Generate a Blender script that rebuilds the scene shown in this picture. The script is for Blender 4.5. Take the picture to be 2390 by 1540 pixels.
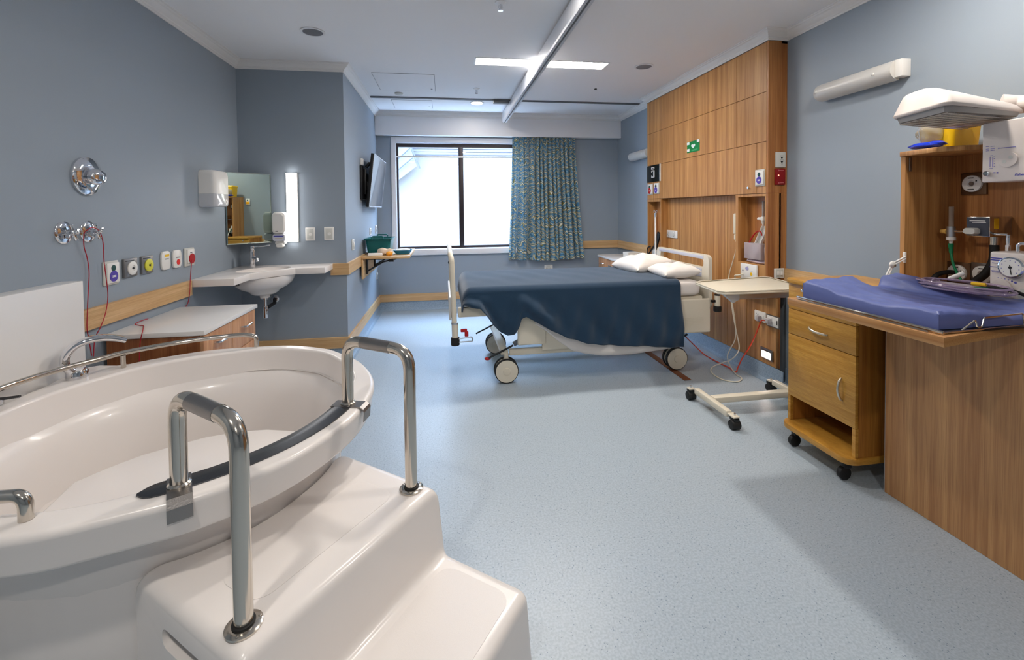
import bpy, bmesh, math, random
from mathutils import Vector, Matrix
random.seed(7)
for _o in list(bpy.data.objects): bpy.data.objects.remove(_o, do_unlink=True)
SC = bpy.context.scene
COL = SC.collection
pi = math.pi

# ------------------------------------------------------------------ camera
IMW, IMH = 2390.0, 1540.0
FPX, PX0, PY0 = 1029.0, 1194.8, 514.5
YAW, PITCH, ROLL = math.radians(8.786), math.radians(1.491), math.radians(-0.614)
CAMH = 1.38
def _cam_axes():
    f = Vector((math.sin(YAW), math.cos(YAW), 0)); r = Vector((math.cos(YAW), -math.sin(YAW), 0)); u = Vector((0, 0, 1))
    f2 = f*math.cos(PITCH) - u*math.sin(PITCH); u2 = u*math.cos(PITCH) + f*math.sin(PITCH)
    return r*math.cos(ROLL) + u2*math.sin(ROLL), u2*math.cos(ROLL) - r*math.sin(ROLL), f2
CR, CU, CF = _cam_axes()
CPOS = Vector((0, 0, CAMH))
cam = bpy.data.cameras.new('camera'); camo = bpy.data.objects.new('camera', cam); COL.objects.link(camo)
cam.sensor_width = 36; cam.lens = FPX/IMW*36
cam.shift_x = (IMW/2-PX0)/IMW; cam.shift_y = (PY0-IMH/2)/IMW
cam.clip_start = 0.02; cam.clip_end = 100
camo.matrix_world = Matrix(((CR.x, CU.x, -CF.x, 0), (CR.y, CU.y, -CF.y, 0), (CR.z, CU.z, -CF.z, CAMH), (0, 0, 0, 1)))
SC.camera = camo
def P(x, y, ax, v):
    """point of the plane <axis>=v that the photograph shows at pixel x, y"""
    d = CR*((x-PX0)/FPX) - CU*((y-PY0)/FPX) + CF
    i = 'XYZ'.index(ax); return CPOS + d*((v-CPOS[i])/d[i])

# ------------------------------------------------------------------ world, view
W = bpy.data.worlds.new('overcast'); SC.world = W; W.use_nodes = True
W.node_tree.nodes['Background'].inputs[0].default_value = (0.50, 0.70, 1.0, 1)
W.node_tree.nodes['Background'].inputs[1].default_value = 29.0
vs = SC.view_settings; vs.view_transform = 'Standard'; vs.look = 'None'; vs.gamma = 1; vs.use_curve_mapping = False
vs.exposure = 0.12
LAMP = (1.0, 0.93, 0.85)            # colour of the room lamps
PANEL_W, SPOT_W, SINK_W, NIGHT_W = 72.0, 520.0, 10.0, 16.0

# ------------------------------------------------------------------ materials
MATS = {}
def srgb(r, g, b):
    return tuple(((c/255)/12.92 if c/255 <= .04045 else ((c/255+.055)/1.055)**2.4) for c in (r, g, b)) + (1,)
def mat(name, rgb, rough=.5, metal=0., spec=.5, coat=0., trans=0., emit=None, estr=0., alpha=1., ior=1.45, sheen=0., bump=None, noise=None):
    if name in MATS: return MATS[name]
    m = bpy.data.materials.new(name); m.use_nodes = True; nt = m.node_tree; b = nt.nodes['Principled BSDF']
    b.inputs['Base Color'].default_value = srgb(*rgb); b.inputs['Roughness'].default_value = rough; b.inputs['Metallic'].default_value = metal
    b.inputs['Specular IOR Level'].default_value = spec; b.inputs['Coat Weight'].default_value = coat; b.inputs['Coat Roughness'].default_value = .04
    b.inputs['Transmission Weight'].default_value = trans; b.inputs['IOR'].default_value = ior; b.inputs['Alpha'].default_value = alpha
    b.inputs['Sheen Weight'].default_value = sheen
    if emit: b.inputs['Emission Color'].default_value = tuple(emit)+(1,); b.inputs['Emission Strength'].default_value = estr
    tc = nt.nodes.new('ShaderNodeTexCoord')
    n = nt.nodes.new('ShaderNodeTexNoise'); n.inputs['Scale'].default_value = (bump or (90, .02))[0]; n.inputs['Detail'].default_value = 3
    nt.links.new(tc.outputs['Object'], n.inputs['Vector'])
    if noise:                                  # fine mottling of the colour itself
        mx = nt.nodes.new('ShaderNodeMix'); mx.data_type = 'RGBA'; mx.inputs['A'].default_value = srgb(*rgb); mx.inputs['B'].default_value = srgb(*noise)
        nt.links.new(n.outputs['Fac'], mx.inputs['Factor']); nt.links.new(mx.outputs['Result'], b.inputs['Base Color'])
    bp = nt.nodes.new('ShaderNodeBump'); bp.inputs['Strength'].default_value = (bump or (90, .02))[1]; bp.inputs['Distance'].default_value = .003
    nt.links.new(n.outputs['Fac'], bp.inputs['Height']); nt.links.new(bp.outputs['Normal'], b.inputs['Normal'])
    MATS[name] = m; return m
def wood(name, c1, c2, c3, scale=(26, 26, .7), rough=.42, fine=(220, 220, 5), knots=0.):
    m = bpy.data.materials.new(name); m.use_nodes = True; nt = m.node_tree; b = nt.nodes['Principled BSDF']; N = nt.nodes.new; Lk = nt.links.new
    tc = N('ShaderNodeTexCoord'); mp = N('ShaderNodeMapping'); mp.inputs['Scale'].default_value = scale; Lk(tc.outputs['Object'], mp.inputs['Vector'])
    n1 = N('ShaderNodeTexNoise'); n1.inputs['Scale'].default_value = 1; n1.inputs['Detail'].default_value = 4; n1.inputs['Distortion'].default_value = knots; Lk(mp.outputs['Vector'], n1.inputs['Vector'])
    mp2 = N('ShaderNodeMapping'); mp2.inputs['Scale'].default_value = fine; Lk(tc.outputs['Object'], mp2.inputs['Vector'])
    n2 = N('ShaderNodeTexNoise'); n2.inputs['Scale'].default_value = 1; n2.inputs['Detail'].default_value = 3; Lk(mp2.outputs['Vector'], n2.inputs['Vector'])
    r = N('ShaderNodeValToRGB'); r.color_ramp.elements[0].position = .33; r.color_ramp.elements[1].position = .68
    r.color_ramp.elements[0].color = srgb(*c1); r.color_ramp.elements[1].color = srgb(*c2); Lk(n1.outputs['Fac'], r.inputs['Fac'])
    mx = N('ShaderNodeMix'); mx.data_type = 'RGBA'; mx.inputs['B'].default_value = srgb(*c3); Lk(r.outputs['Color'], mx.inputs['A'])
    r2 = N('ShaderNodeValToRGB'); r2.color_ramp.elements[0].position = .42; r2.color_ramp.elements[1].position = .75
    r2.color_ramp.elements[1].color = (.55, .55, .55, 1); Lk(n2.outputs['Fac'], r2.inputs['Fac']); Lk(r2.outputs['Color'], mx.inputs['Factor'])
    Lk(mx.outputs['Result'], b.inputs['Base Color']); b.inputs['Roughness'].default_value = rough
    bp = N('ShaderNodeBump'); bp.inputs['Strength'].default_value = .06; bp.inputs['Distance'].default_value = .002; Lk(n2.outputs['Fac'], bp.inputs['Height']); Lk(bp.outputs['Normal'], b.inputs['Normal'])
    MATS[name] = m; return m
def vinyl(name, base, light, dark, rough=.36):
    m = bpy.data.materials.new(name); m.use_nodes = True; nt = m.node_tree; b = nt.nodes['Principled BSDF']; N = nt.nodes.new; Lk = nt.links.new
    tc = N('ShaderNodeTexCoord')
    n0 = N('ShaderNodeTexNoise'); n0.inputs['Scale'].default_value = 120; n0.inputs['Detail'].default_value = 4; Lk(tc.outputs['Object'], n0.inputs['Vector'])
    r0 = N('ShaderNodeValToRGB'); r0.color_ramp.elements[0].position = .4; r0.color_ramp.elements[1].position = .6
    r0.color_ramp.elements[0].color = srgb(*base); r0.color_ramp.elements[1].color = srgb(*light); Lk(n0.outputs['Fac'], r0.inputs['Fac'])
    v = N('ShaderNodeTexVoronoi'); v.inputs['Scale'].default_value = 130; Lk(tc.outputs['Object'], v.inputs['Vector'])
    sx = N('ShaderNodeSeparateColor'); Lk(v.outputs['Color'], sx.inputs['Color'])
    c1 = N('ShaderNodeMath'); c1.operation = 'GREATER_THAN'; c1.inputs[1].default_value = .86; Lk(sx.outputs[0], c1.inputs[0])
    c2 = N('ShaderNodeMath'); c2.operation = 'LESS_THAN'; c2.inputs[1].default_value = .30; Lk(v.outputs['Distance'], c2.inputs[0])
    c3 = N('ShaderNodeMath'); c3.operation = 'MULTIPLY'; Lk(c1.outputs[0], c3.inputs[0]); Lk(c2.outputs[0], c3.inputs[1])
    c4 = N('ShaderNodeMath'); c4.operation = 'MULTIPLY'; c4.inputs[1].default_value = .75; Lk(c3.outputs[0], c4.inputs[0])
    mx = N('ShaderNodeMix'); mx.data_type = 'RGBA'; mx.inputs['B'].default_value = srgb(*dark); Lk(r0.outputs['Color'], mx.inputs['A']); Lk(c4.outputs[0], mx.inputs['Factor'])
    Lk(mx.outputs['Result'], b.inputs['Base Color']); b.inputs['Roughness'].default_value = rough
    n2 = N('ShaderNodeTexNoise'); n2.inputs['Scale'].default_value = 260; Lk(tc.outputs['Object'], n2.inputs['Vector'])
    bp = N('ShaderNodeBump'); bp.inputs['Strength'].default_value = .10; bp.inputs['Distance'].default_value = .001; Lk(n2.outputs['Fac'], bp.inputs['Height']); Lk(bp.outputs['Normal'], b.inputs['Normal'])
    MATS[name] = m; return m
def glass_thin(name, tint, refl=.10, rough=.0):
    m = bpy.data.materials.new(name); m.use_nodes = True; nt = m.node_tree; nt.nodes.clear(); N = nt.nodes.new; Lk = nt.links.new
    o = N('ShaderNodeOutputMaterial'); mx = N('ShaderNodeMixShader'); t = N('ShaderNodeBsdfTransparent'); t.inputs[0].default_value = tuple(tint)+(1,)
    g = N('ShaderNodeBsdfGlossy'); g.inputs['Roughness'].default_value = rough; f = N('ShaderNodeLayerWeight'); f.inputs[0].default_value = .5
    pw = N('ShaderNodeMath'); pw.operation = 'POWER'; pw.inputs[1].default_value = 5; Lk(f.outputs['Facing'], pw.inputs[0])
    ad = N('ShaderNodeMath'); ad.operation = 'MULTIPLY_ADD'; ad.inputs[1].default_value = .9; ad.inputs[2].default_value = refl*.45; ad.use_clamp = True; Lk(pw.outputs[0], ad.inputs[0])
    Lk(ad.outputs[0], mx.inputs[0]); Lk(t.outputs[0], mx.inputs[1]); Lk(g.outputs[0], mx.inputs[2]); Lk(mx.outputs[0], o.inputs[0]); MATS[name] = m; return m
def emitter(name, rgb, s):
    m = bpy.data.materials.new(name); m.use_nodes = True; b = m.node_tree.nodes['Principled BSDF']
    b.inputs['Base Color'].default_value = (.8, .8, .8, 1); b.inputs['Emission Color'].default_value = tuple(rgb)+(1,); b.inputs['Emission Strength'].default_value = s
    MATS[name] = m; return m

paint = mat('grey_blue_paint', (146, 157, 168), .5, bump=(180, .05))
ceilm = mat('ceiling_paint', (238, 237, 238), .7, bump=(160, .04))
cornm = mat('cornice_paint', (232, 230, 228), .5)
whitep = mat('white_paint', (232, 232, 234), .4)
floorm = vinyl('speckled_vinyl', (160, 173, 184), (174, 187, 197), (112, 128, 146))
covem = vinyl('cove_vinyl', (138, 158, 178), (156, 176, 194), (96, 116, 138))
oak = wood('pale_oak', (198, 158, 108), (220, 184, 136), (170, 126, 78), (1.2, 1.2, 40), fine=(6, 6, 300))
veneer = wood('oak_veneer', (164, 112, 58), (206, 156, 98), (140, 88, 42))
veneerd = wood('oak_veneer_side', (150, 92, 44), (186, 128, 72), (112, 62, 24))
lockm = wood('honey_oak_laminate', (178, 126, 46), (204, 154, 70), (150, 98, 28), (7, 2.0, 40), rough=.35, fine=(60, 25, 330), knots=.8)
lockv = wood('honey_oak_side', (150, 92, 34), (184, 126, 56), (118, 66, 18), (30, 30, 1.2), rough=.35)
counterm = wood('counter_laminate', (168, 118, 70), (196, 150, 98), (144, 94, 50), (3, 1.0, 40), rough=.3, fine=(160, 6, 200))
counterp = wood('striped_laminate', (158, 110, 68), (194, 148, 98), (132, 86, 52), (46, 46, .9), rough=.38, fine=(300, 300, 6))
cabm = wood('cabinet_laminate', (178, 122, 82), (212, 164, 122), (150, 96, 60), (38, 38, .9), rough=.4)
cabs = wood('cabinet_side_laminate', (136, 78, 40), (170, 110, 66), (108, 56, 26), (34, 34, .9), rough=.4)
acryl = mat('white_acrylic', (236, 230, 226), .24, coat=.18, bump=(20, .0))
wlam = mat('white_laminate', (226, 224, 222), .28)
chrome = mat('chrome', (225, 225, 228), .05, 1.)
steel = mat('polished_steel', (205, 198, 188), .14, 1., bump=(40, .02))
brushed = mat('brushed_steel', (150, 146, 144), .36, 1., bump=(300, .15))
darksteel = mat('dark_brushed_steel', (92, 94, 98), .34, 1., bump=(300, .1))
alum = mat('anodised_aluminium', (196, 200, 206), .35, .9)
wplas = mat('white_plastic', (232, 230, 226), .3)
gplas = mat('pale_grey_plastic', (202, 202, 196), .35)
cream = mat('cream_plastic', (226, 218, 198), .35)
creamm = mat('cream_powder_coat', (222, 214, 196), .38)
blackp = mat('black_plastic', (16, 16, 18), .35)
rubber = mat('black_rubber', (24, 24, 25), .6)
redp = mat('red_plastic', (176, 16, 22), .35)
redc = mat('red_cord', (170, 24, 44), .55)
# ------------------------------------------------------------------ mesh building
def V(*a): return Vector(a)
def frame(o, u, v, n):
    u, v, n = Vector(u).normalized(), Vector(v).normalized(), Vector(n).normalized()
    return Matrix(((u.x, v.x, n.x, o[0]), (u.y, v.y, n.y, o[1]), (u.z, v.z, n.z, o[2]), (0, 0, 0, 1)))
def root_of(o):
    while o.parent: o = o.parent
    return o
class MB:
    def __init__(s, M=None): s.bm = bmesh.new(); s.M = M or Matrix.Identity(4)
    def _in(s, t):
        t.transform(s.M); me = bpy.data.meshes.new('tmp'); t.to_mesh(me); s.bm.from_mesh(me); bpy.data.meshes.remove(me); t.free(); return s
    def box(s, lo, hi, b=0., seg=2, R=None):
        t = bmesh.new(); bmesh.ops.create_cube(t, size=1)
        c = [(a+d)/2 for a, d in zip(lo, hi)]; e = [abs(d-a) for a, d in zip(lo, hi)]
        t.transform(Matrix.Diagonal((*e, 1)))
        if b: bmesh.ops.bevel(t, geom=list(t.edges), offset=min(b, min(e)*.49), segments=seg, profile=.5, affect='EDGES')
        if R: t.transform(R)
        t.transform(Matrix.Translation(c)); return s._in(t)
    def cyl(s, p0, p1, r, r1=None, n=24, b=0.):
        p0, p1 = Vector(p0), Vector(p1); d = p1-p0; t = bmesh.new()
        bmesh.ops.create_cone(t, cap_ends=True, segments=n, radius1=r, radius2=r if r1 is None else r1, depth=d.length)
        if b: bmesh.ops.bevel(t, geom=[e for e in t.edges if len(e.link_faces) == 2 and any(len(f.verts) > 4 for f in e.link_faces)], offset=b, segments=2, profile=.5, affect='EDGES')
        t.transform(Matrix.Translation((p0+p1)/2) @ d.to_track_quat('Z', 'Y').to_matrix().to_4x4()); return s._in(t)
    def ball(s, c, r, n=16, sc=(1, 1, 1)):
        t = bmesh.new(); bmesh.ops.create_uvsphere(t, u_segments=n, v_segments=max(6, n//2), radius=r); t.transform(Matrix.Translation(c) @ Matrix.Diagonal((*sc, 1))); return s._in(t)
    def loft(s, rings, cap0=True, cap1=True, closed=True, wrap=False):
        t = bmesh.new(); vv = [[t.verts.new(p) for p in r] for r in rings]; n = len(rings[0]); k = n if closed else n-1
        m = len(vv) if wrap else len(vv)-1
        for i in range(m):
            a, b = vv[i], vv[(i+1) % len(vv)]
            for j in range(k): t.faces.new((a[j], a[(j+1) % n], b[(j+1) % n], b[j]))
        if closed and not wrap:
            if cap0: t.faces.new(list(reversed(vv[0])))
            if cap1: t.faces.new(vv[-1])
        bmesh.ops.recalc_face_normals(t, faces=t.faces); return s._in(t)
    def tube(s, pts, r, n=12, smooth=0, closed=False, flat=None, up=None):
        pts = [Vector(p) for p in pts]
        if smooth: pts = catmull(pts, smooth, closed)
        m = len(pts); rr = r if isinstance(r, (list, tuple)) else [r]*m
        if len(rr) != m: rr = [rr[0]+(rr[-1]-rr[0])*i/(m-1) for i in range(m)] if len(rr) == 2 else [rr[min(len(rr)-1, int(i*len(rr)/m))] for i in range(m)]
        tan = []
        for i in range(m):
            a = pts[(i-1) % m] if (i or closed) else pts[0]; b = pts[(i+1) % m] if (i < m-1 or closed) else pts[-1]
            tan.append((b-a).normalized())
        ref = Vector(up) if up else (Vector((0, 0, 1)) if abs(tan[0].z) < .9 else Vector((1, 0, 0)))
        nrm = (ref - tan[0]*ref.dot(tan[0])).normalized(); rings = []
        for i in range(m):
            nrm = (nrm - tan[i]*nrm.dot(tan[i])).normalized(); bi = tan[i].cross(nrm)
            rings.append([pts[i] + (nrm*math.sin(2*pi*j/n)*(flat or 1) + bi*math.cos(2*pi*j/n))*rr[i] for j in range(n)])
        return s.loft(rings, wrap=closed)
    def lathe(s, prof, n=32, c=(0, 0, 0), cap0=True, cap1=True):
        return s.loft([[(c[0]+r*math.cos(2*pi*j/n), c[1]+r*math.sin(2*pi*j/n), c[2]+z) for j in range(n)] for r, z in prof], cap0, cap1)
    def prism(s, poly, z0, z1, b=0., seg=2):
        t = bmesh.new(); bot = [t.verts.new((p[0], p[1], z0)) for p in poly]; top = [t.verts.new((p[0], p[1], z1)) for p in poly]; n = len(poly)
        t.faces.new(list(reversed(bot))); t.faces.new(top)
        for i in range(n): t.faces.new((bot[i], bot[(i+1) % n], top[(i+1) % n], top[i]))
        bmesh.ops.recalc_face_normals(t, faces=t.faces)
        if b: bmesh.ops.bevel(t, geom=list(t.edges), offset=b, segments=seg, profile=.5, affect='EDGES')
        return s._in(t)
    def face(s, *pts):
        t = bmesh.new(); t.faces.new([t.verts.new(p) for p in pts]); return s._in(t)
    def build(s, name, m, parent=None, loc=None, angle=35, kind=None):
        O = Vector(loc) if loc is not None else (root_of(parent).location.copy() if parent else Vector((0, 0, 0)))
        s.bm.transform(Matrix.Translation(-O)); me = bpy.data.meshes.new(name); s.bm.to_mesh(me); s.bm.free()
        for p in me.polygons: p.use_smooth = True
        me.set_sharp_from_angle(angle=math.radians(angle)); me.materials.append(m)
        o = bpy.data.objects.new(name, me); COL.objects.link(o)
        if parent: o.parent = parent
        else: o.location = O
        if kind: o['kind'] = kind
        return o
def catmull(pts, k, closed=False):
    out = []; n = len(pts)
    for i in range(n if closed else n-1):
        p0 = pts[(i-1) % n] if (i or closed) else pts[0]*2-pts[1]; p1 = pts[i]; p2 = pts[(i+1) % n]
        p3 = pts[(i+2) % n] if (i < n-2 or closed) else pts[-1]*2-pts[-2]
        for j in range(k):
            t = j/k; out.append(.5*((2*p1)+(p2-p0)*t+(2*p0-5*p1+4*p2-p3)*t*t+(3*p1-p0-3*p2+p3)*t**3))
    if not closed: out.append(pts[-1])
    return out
def bend(pts, rad, k=6):
    """polyline with its inner corners rounded"""
    pts = [Vector(p) for p in pts]; out = [pts[0]]
    for i in range(1, len(pts)-1):
        a, b, c = pts[i-1], pts[i], pts[i+1]; d1 = (a-b).normalized(); d2 = (c-b).normalized(); ang = d1.angle(d2); q = min(rad/math.tan(ang/2), (a-b).length*.49, (c-b).length*.49)
        p, s = b+d1*q, b+d2*q
        for j in range(k+1):
            t = j/k; out.append(p*(1-t)**2 + b*2*t*(1-t) + s*t*t)
    return out+[pts[-1]]
def thing(name, label, cat, loc, group=None):
    o = bpy.data.objects.new(name, None); COL.objects.link(o); o.location = loc; o.empty_display_size = .05
    o['label'] = label; o['category'] = cat
    if group: o['group'] = group
    return o
def tag(o, label, cat, group=None):
    o['label'] = label; o['category'] = cat
    if group: o['group'] = group
    return o
def struct(o): o['kind'] = 'structure'; return o
def boolcut(o, cutter):
    md = o.modifiers.new('cut', 'BOOLEAN'); md.object = cutter; md.operation = 'DIFFERENCE'; md.solver = 'EXACT'
    bpy.context.view_layer.update(); dg = bpy.context.evaluated_depsgraph_get()
    me = bpy.data.meshes.new_from_object(o.evaluated_get(dg)); o.modifiers.clear(); old = o.data; o.data = me; me.name = old.name
    me.set_sharp_from_angle(angle=math.radians(35)); bpy.data.objects.remove(cutter, do_unlink=True)

# ------------------------------------------------------------------ the room
XL, XR, YA, XA, YB, ZC = -1.779, 2.552, 4.207, -.884, 6.21, 2.70
XN = 2.600                                      # near part of the right wall stands a little further out
YBACK, YBULK, ZCB = -2.4, 6.09, 2.632           # wall behind the photographer, bulkhead face, underside of cornice
WX0, WX1, WZ0, WZ1 = -.636, 1.14, .836, 2.304   # window opening
UY0, UY1, UX = 3.02, 5.03, 2.44                 # bedhead unit
struct(MB().box((XL-.15, YBACK-.15, -.12), (2.9, YB+.2, 0)).build('floor', floorm))
struct(MB().box((XL-.15, YBACK-.15, ZC), (2.9, YB+.2, ZC+.12)).build('ceiling', ceilm))
struct(MB().box((XL-.15, YBACK-.15, 0), (XL, YA+.15, ZC)).build('wall_left', paint))
struct(MB().box((XL, YA, 0), (XA-.12, YA+.15, ZC)).build('wall_alcove', paint))
struct(MB().box((XA-.12, YA, 0), (XA, YB+.2, ZC)).build('wall_alcove_side', paint))
w = MB(); w.box((XA, YB, 0), (WX0, YB+.2, ZC)); w.box((WX1, YB, 0), (2.9, YB+.2, ZC)); w.box((WX0, YB, 0), (WX1, YB+.2, WZ0)); w.box((WX0, YB, WZ1), (WX1, YB+.2, ZC))
struct(w.build('wall_back', paint))
w = MB(); w.box((XN, YBACK-.15, 0), (XN+.15, UY0, ZC)); w.box((XR, UY1, 0), (XR+.15, YB, ZC)); w.box((2.62, UY0, 0), (2.70, UY1, ZC)); w.box((XR, UY0, ZCB-.02), (2.62, UY1, ZC))
struct(w.build('wall_right', paint))
struct(MB().box((XL, YBACK-.15, 0), (XN, YBACK, ZC)).build('wall_rear', paint))
struct(MB().box((XA, YBULK, 2.389), (XR, YB, ZC)).build('wall_bulkhead', whitep))

def sweep(path, prof, name, m, closed=False):
    """profile (out from wall, height) along a wall line with mitred corners; the room is on the left of the path"""
    rings = []
    pts = [Vector((p[0], p[1])) for p in path]
    for i, p in enumerate(pts):
        d1 = (p-pts[i-1]).normalized() if i else (pts[1]-p).normalized(); d2 = (pts[i+1]-p).normalized() if i < len(pts)-1 else d1
        n1, n2 = Vector((-d1.y, d1.x)), Vector((-d2.y, d2.x)); mt = (n1+n2).normalized(); k = 1/max(.3, mt.dot(n1))
        rings.append([(p.x+mt.x*k*o, p.y+mt.y*k*o, z) for o, z in prof])
    b = MB(); b.loft(rings); return struct(b.build(name, m, angle=25))
# right wall first so the room stays on the left
line = [(XN, YBACK), (XN, UY0), (UX, UY0), (UX, UY1), (XR, UY1), (XR, YBULK), (XA, YBULK), (XA, YA), (XL, YA), (XL, YBACK)]
h0 = ZCB
prof = [(0, h0), (.008, h0), (.009, h0+.010), (.016, h0+.013), (.018, h0+.022), (.030, h0+.030), (.042, h0+.040), (.046, h0+.048), (.058, h0+.053), (.062, h0+.060), (.070, h0+.062), (.071, ZC), (0, ZC)]
sweep(line, prof, 'trim_1', cornm)
rail = [(0, .797), (.022, .797), (.022, .902), (0, .902)]
sweep([(XN, 1.9), (XN, UY0-.002)], rail, 'trim_2', oak)
sweep([(XR, UY1+.002), (XR, YB), (1.16, YB)], rail, 'trim_3', oak)
sweep([(XA, YB-.35), (XA, YA), (-1.02, YA)], rail, 'trim_4', oak)
sweep([(XL, 3.40), (XL, 2.365)], rail, 'trim_5', oak)
low = [(0, .126), (.020, .126), (.020, .226), (0, .226)]
sweep([(XR, UY1+.002), (XR, YB), (XA, YB), (XA, YA), (XL, YA), (XL, 3.3)], low, 'trim_6', oak)
cove = [(0, 0), (.045, 0), (.045, .001), (.026, .006), (.012, .018), (.006, .040), (.005, .126), (0, .126)]
sweep([(XN, 1.9), (XN, UY0-.002)], cove, 'baseboard_right', covem)
sweep([(XR, UY1), (XR, YB), (XA, YB), (XA, YA), (XL, YA), (XL, 2.4)], cove, 'baseboard_back', covem)
sweep([(2.52, 2.95), (2.52, UY1-.01)], cove, 'baseboard_bedhead', covem)

# ------------------------------------------------------------------ window
GY = YB+.075
fr = mat('bronze_window_frame', (52, 44, 46), .4, .3)
win = MB()
win.box((WX0, GY-.03, WZ1-.052), (WX1, GY+.03, WZ1)); win.box((WX0, GY-.03, WZ0), (WX1, GY+.03, WZ0+.035)); win.box((WX0, GY-.03, WZ0+.035), (WX0+.028, GY+.03, WZ1-.052)); win.box((WX1-.028, GY-.03, WZ0+.035), (WX1, GY+.03, WZ1-.052))
window = struct(win.build('window_1', fr, loc=(WX0, YB, WZ0)))
MB().box((.217, GY-.035, WZ0+.03), (.282, GY+.028, WZ1-.05), .003).build('mullion', fr, window)
gl = glass_thin('window_glass', (.97, .98, .99), .10)
for a, b_ in ((WX0+.02, .225), (.275, WX1-.02)): MB().box((a, GY+.002, WZ0+.03), (b_, GY+.008, WZ1-.045)).build('pane', gl, window)
MB().box((WX0+.005, GY-.042, 2.105), (WX1-.005, GY-.031, 2.128), .003).build('white_bar', wplas, window)
ar = MB()
ar.box((WX0-.062, YB-.018, WZ0-.08), (WX0-.002, YB, WZ1+.075), .004); ar.box((WX1+.002, YB-.018, WZ0-.08), (WX1+.062, YB, WZ1+.075), .004); ar.box((WX0-.0015, YB-.018, WZ1+.002), (WX1+.0015, YB, WZ1+.075), .004); ar.box((WX0-.0015, YB-.035, WZ0-.078), (WX1+.0015, YB, WZ0-.002), .006)
ar.build('architrave', whitep, window)
rv = MB(); rv.box((WX0-.001, YB, WZ0), (WX0+.004, GY-.03, WZ1)); rv.box((WX0, YB, WZ0-.002), (WX1, GY-.03, WZ0+.004)); rv.box((WX0, YB, WZ1-.004), (WX1, GY-.03, WZ1+.001)); rv.build('reveal', whitep, window)
# outside: a pale neighbouring wall under a screened eave with stair stringers
outw = mat('pale_render', (92, 86, 80), .8)
o = MB().box((-5, 8.6, -3), (6.5, 8.75, 2.42)).build('neighbour_wall', outw, loc=(0, 8.6, 0)); tag(o, 'pale rendered wall of the neighbouring building outside the window', 'wall')
louv = thing('eave_louvre', 'grey louvred screen above the pale wall outside the window', 'louvre', (0, 8.5, 2.3))
lg = mat('grey_louvre', (76, 74, 78), .6)
MB().box((-5, 8.56, 2.42), (6.5, 8.62, 3.0)).build('backing', lg, louv)
for i in range(10): MB().box((-5, 8.535, 2.43+i*.055), (6.5, 8.56, 2.475+i*.055)).build('slat', lg, louv)
st = thing('outside_stair', 'slanted pale steel stair stringers seen through the top left of the window', 'stair', (-1.2, 8.3, 0))
sg = mat('stair_steel', (40, 41, 46), .5); sg2 = mat('stair_panel', (84, 85, 90), .6)
for i in range(5):
    a = V(-2.2+i*.06, 8.36, 1.05+i*.17-.1); b_ = V(-.55-i*.05, 8.36, 2.35+i*.17)
    MB().tube([a, b_], .010, 6).build('stringer', sg, st)
MB().tube([V(-.42, 8.34, 2.15), V(-.66, 8.34, 2.75)], .014, 6).build('end_post', sg, st)
MB(frame((0, 8.42, 0), (1, 0, 0), (0, 0, 1), (0, -1, 0))).prism([(-2.3, .8), (-.48, 2.2), (-.75, 3.0), (-2.3, 3.0)], 0, .01).build('side_panel', sg2, st)
# ------------------------------------------------------------------ wall frames
def FL(y, z): return frame((XL, y, z), (0, 1, 0), (0, 0, 1), (1, 0, 0))            # left wall, looking at it
def FA(x, z, Y=YA): return frame((x, Y, z), (1, 0, 0), (0, 0, 1), (0, -1, 0))      # walls facing the camera
def FS(y, z, X=XA): return frame((X, y, z), (0, 1, 0), (0, 0, 1), (1, 0, 0))       # alcove side wall
def FR(y, z, X=XR): return frame((X, y, z), (0, -1, 0), (0, 0, 1), (-1, 0, 0))     # right wall
def onwall(F, ax, v, x0, y0, x1, y1, **k):
    """wall frame, width and height of what the photograph shows between two pixels"""
    xm, ym = (x0+x1)/2, (y0+y1)/2; c = P(xm, ym, ax, v); a, b = P(x0, ym, ax, v), P(x1, ym, ax, v); t, u = P(xm, y0, ax, v), P(xm, y1, ax, v)
    w = (Vector((a.x, a.y))-Vector((b.x, b.y))).length; return (F(c.y if ax == 'X' else c.x, c.z, **k), w, t.z-u.z)
def orig(M): return M.to_translation()
purple = mat('purple_print', (84, 66, 168), .4); green_d = mat('dark_green_print', (20, 66, 60), .4); yellow = mat('yellow_print', (240, 190, 30), .45)
ink = mat('grey_ink', (110, 110, 116), .5); navy = mat('blue_ink', (70, 70, 160), .5); black_i = mat('black_ink', (18, 18, 22), .5)
def disc(M, x, y, z, r, t=.0015, sx=1, n=20):
    b = MB(M @ Matrix.Translation((x, y, z)) @ Matrix.Diagonal((sx, 1, 1, 1))); b.cyl((0, 0, 0), (0, 0, t), r, n=n); return b
def plate(name, label, cat, M, w, h, d=.012, m=wplas, rnd=.006, body=None, group=None):
    t = thing(name, label, cat, orig(M), group)
    MB(M).box((-w/2, -h/2, 0), (w/2, h/2, d), rnd).build('back_plate', m, t)
    return t
def marks(t, M, z, bars, m, name='print'):
    b = MB(M)
    for x, y, w, h in bars: b.box((x-w/2, y-h/2, z-.0004), (x+w/2, y+h/2, z+.0005))
    return b.build(name, m, t)
def callpoint(label, M, w, h, col, group=None, name='nurse_call_button'):
    """call point: plate, raised keypad, small lamp above, round coloured button with pictogram"""
    t = plate(name, label, 'call button', M, w, h, .008, gplas, .006)
    MB(M).box((-w*.36, -h*.42, .0081), (w*.46, h*.42, .016), .006).build('keypad', wplas, t)
    disc(M, w*.04, h*.20, .0162, w*.15).build('lamp', green_d, t)
    bt = disc(M, w*.04, -h*.14, .0162, w*.27, .002).build('button', col, t)
    marks(bt, M, .0186, [(w*.04, -h*.12, w*.24, h*.03), (w*.04, -h*.17, w*.24, h*.03)], wplas, 'pictogram')
    return t

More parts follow.
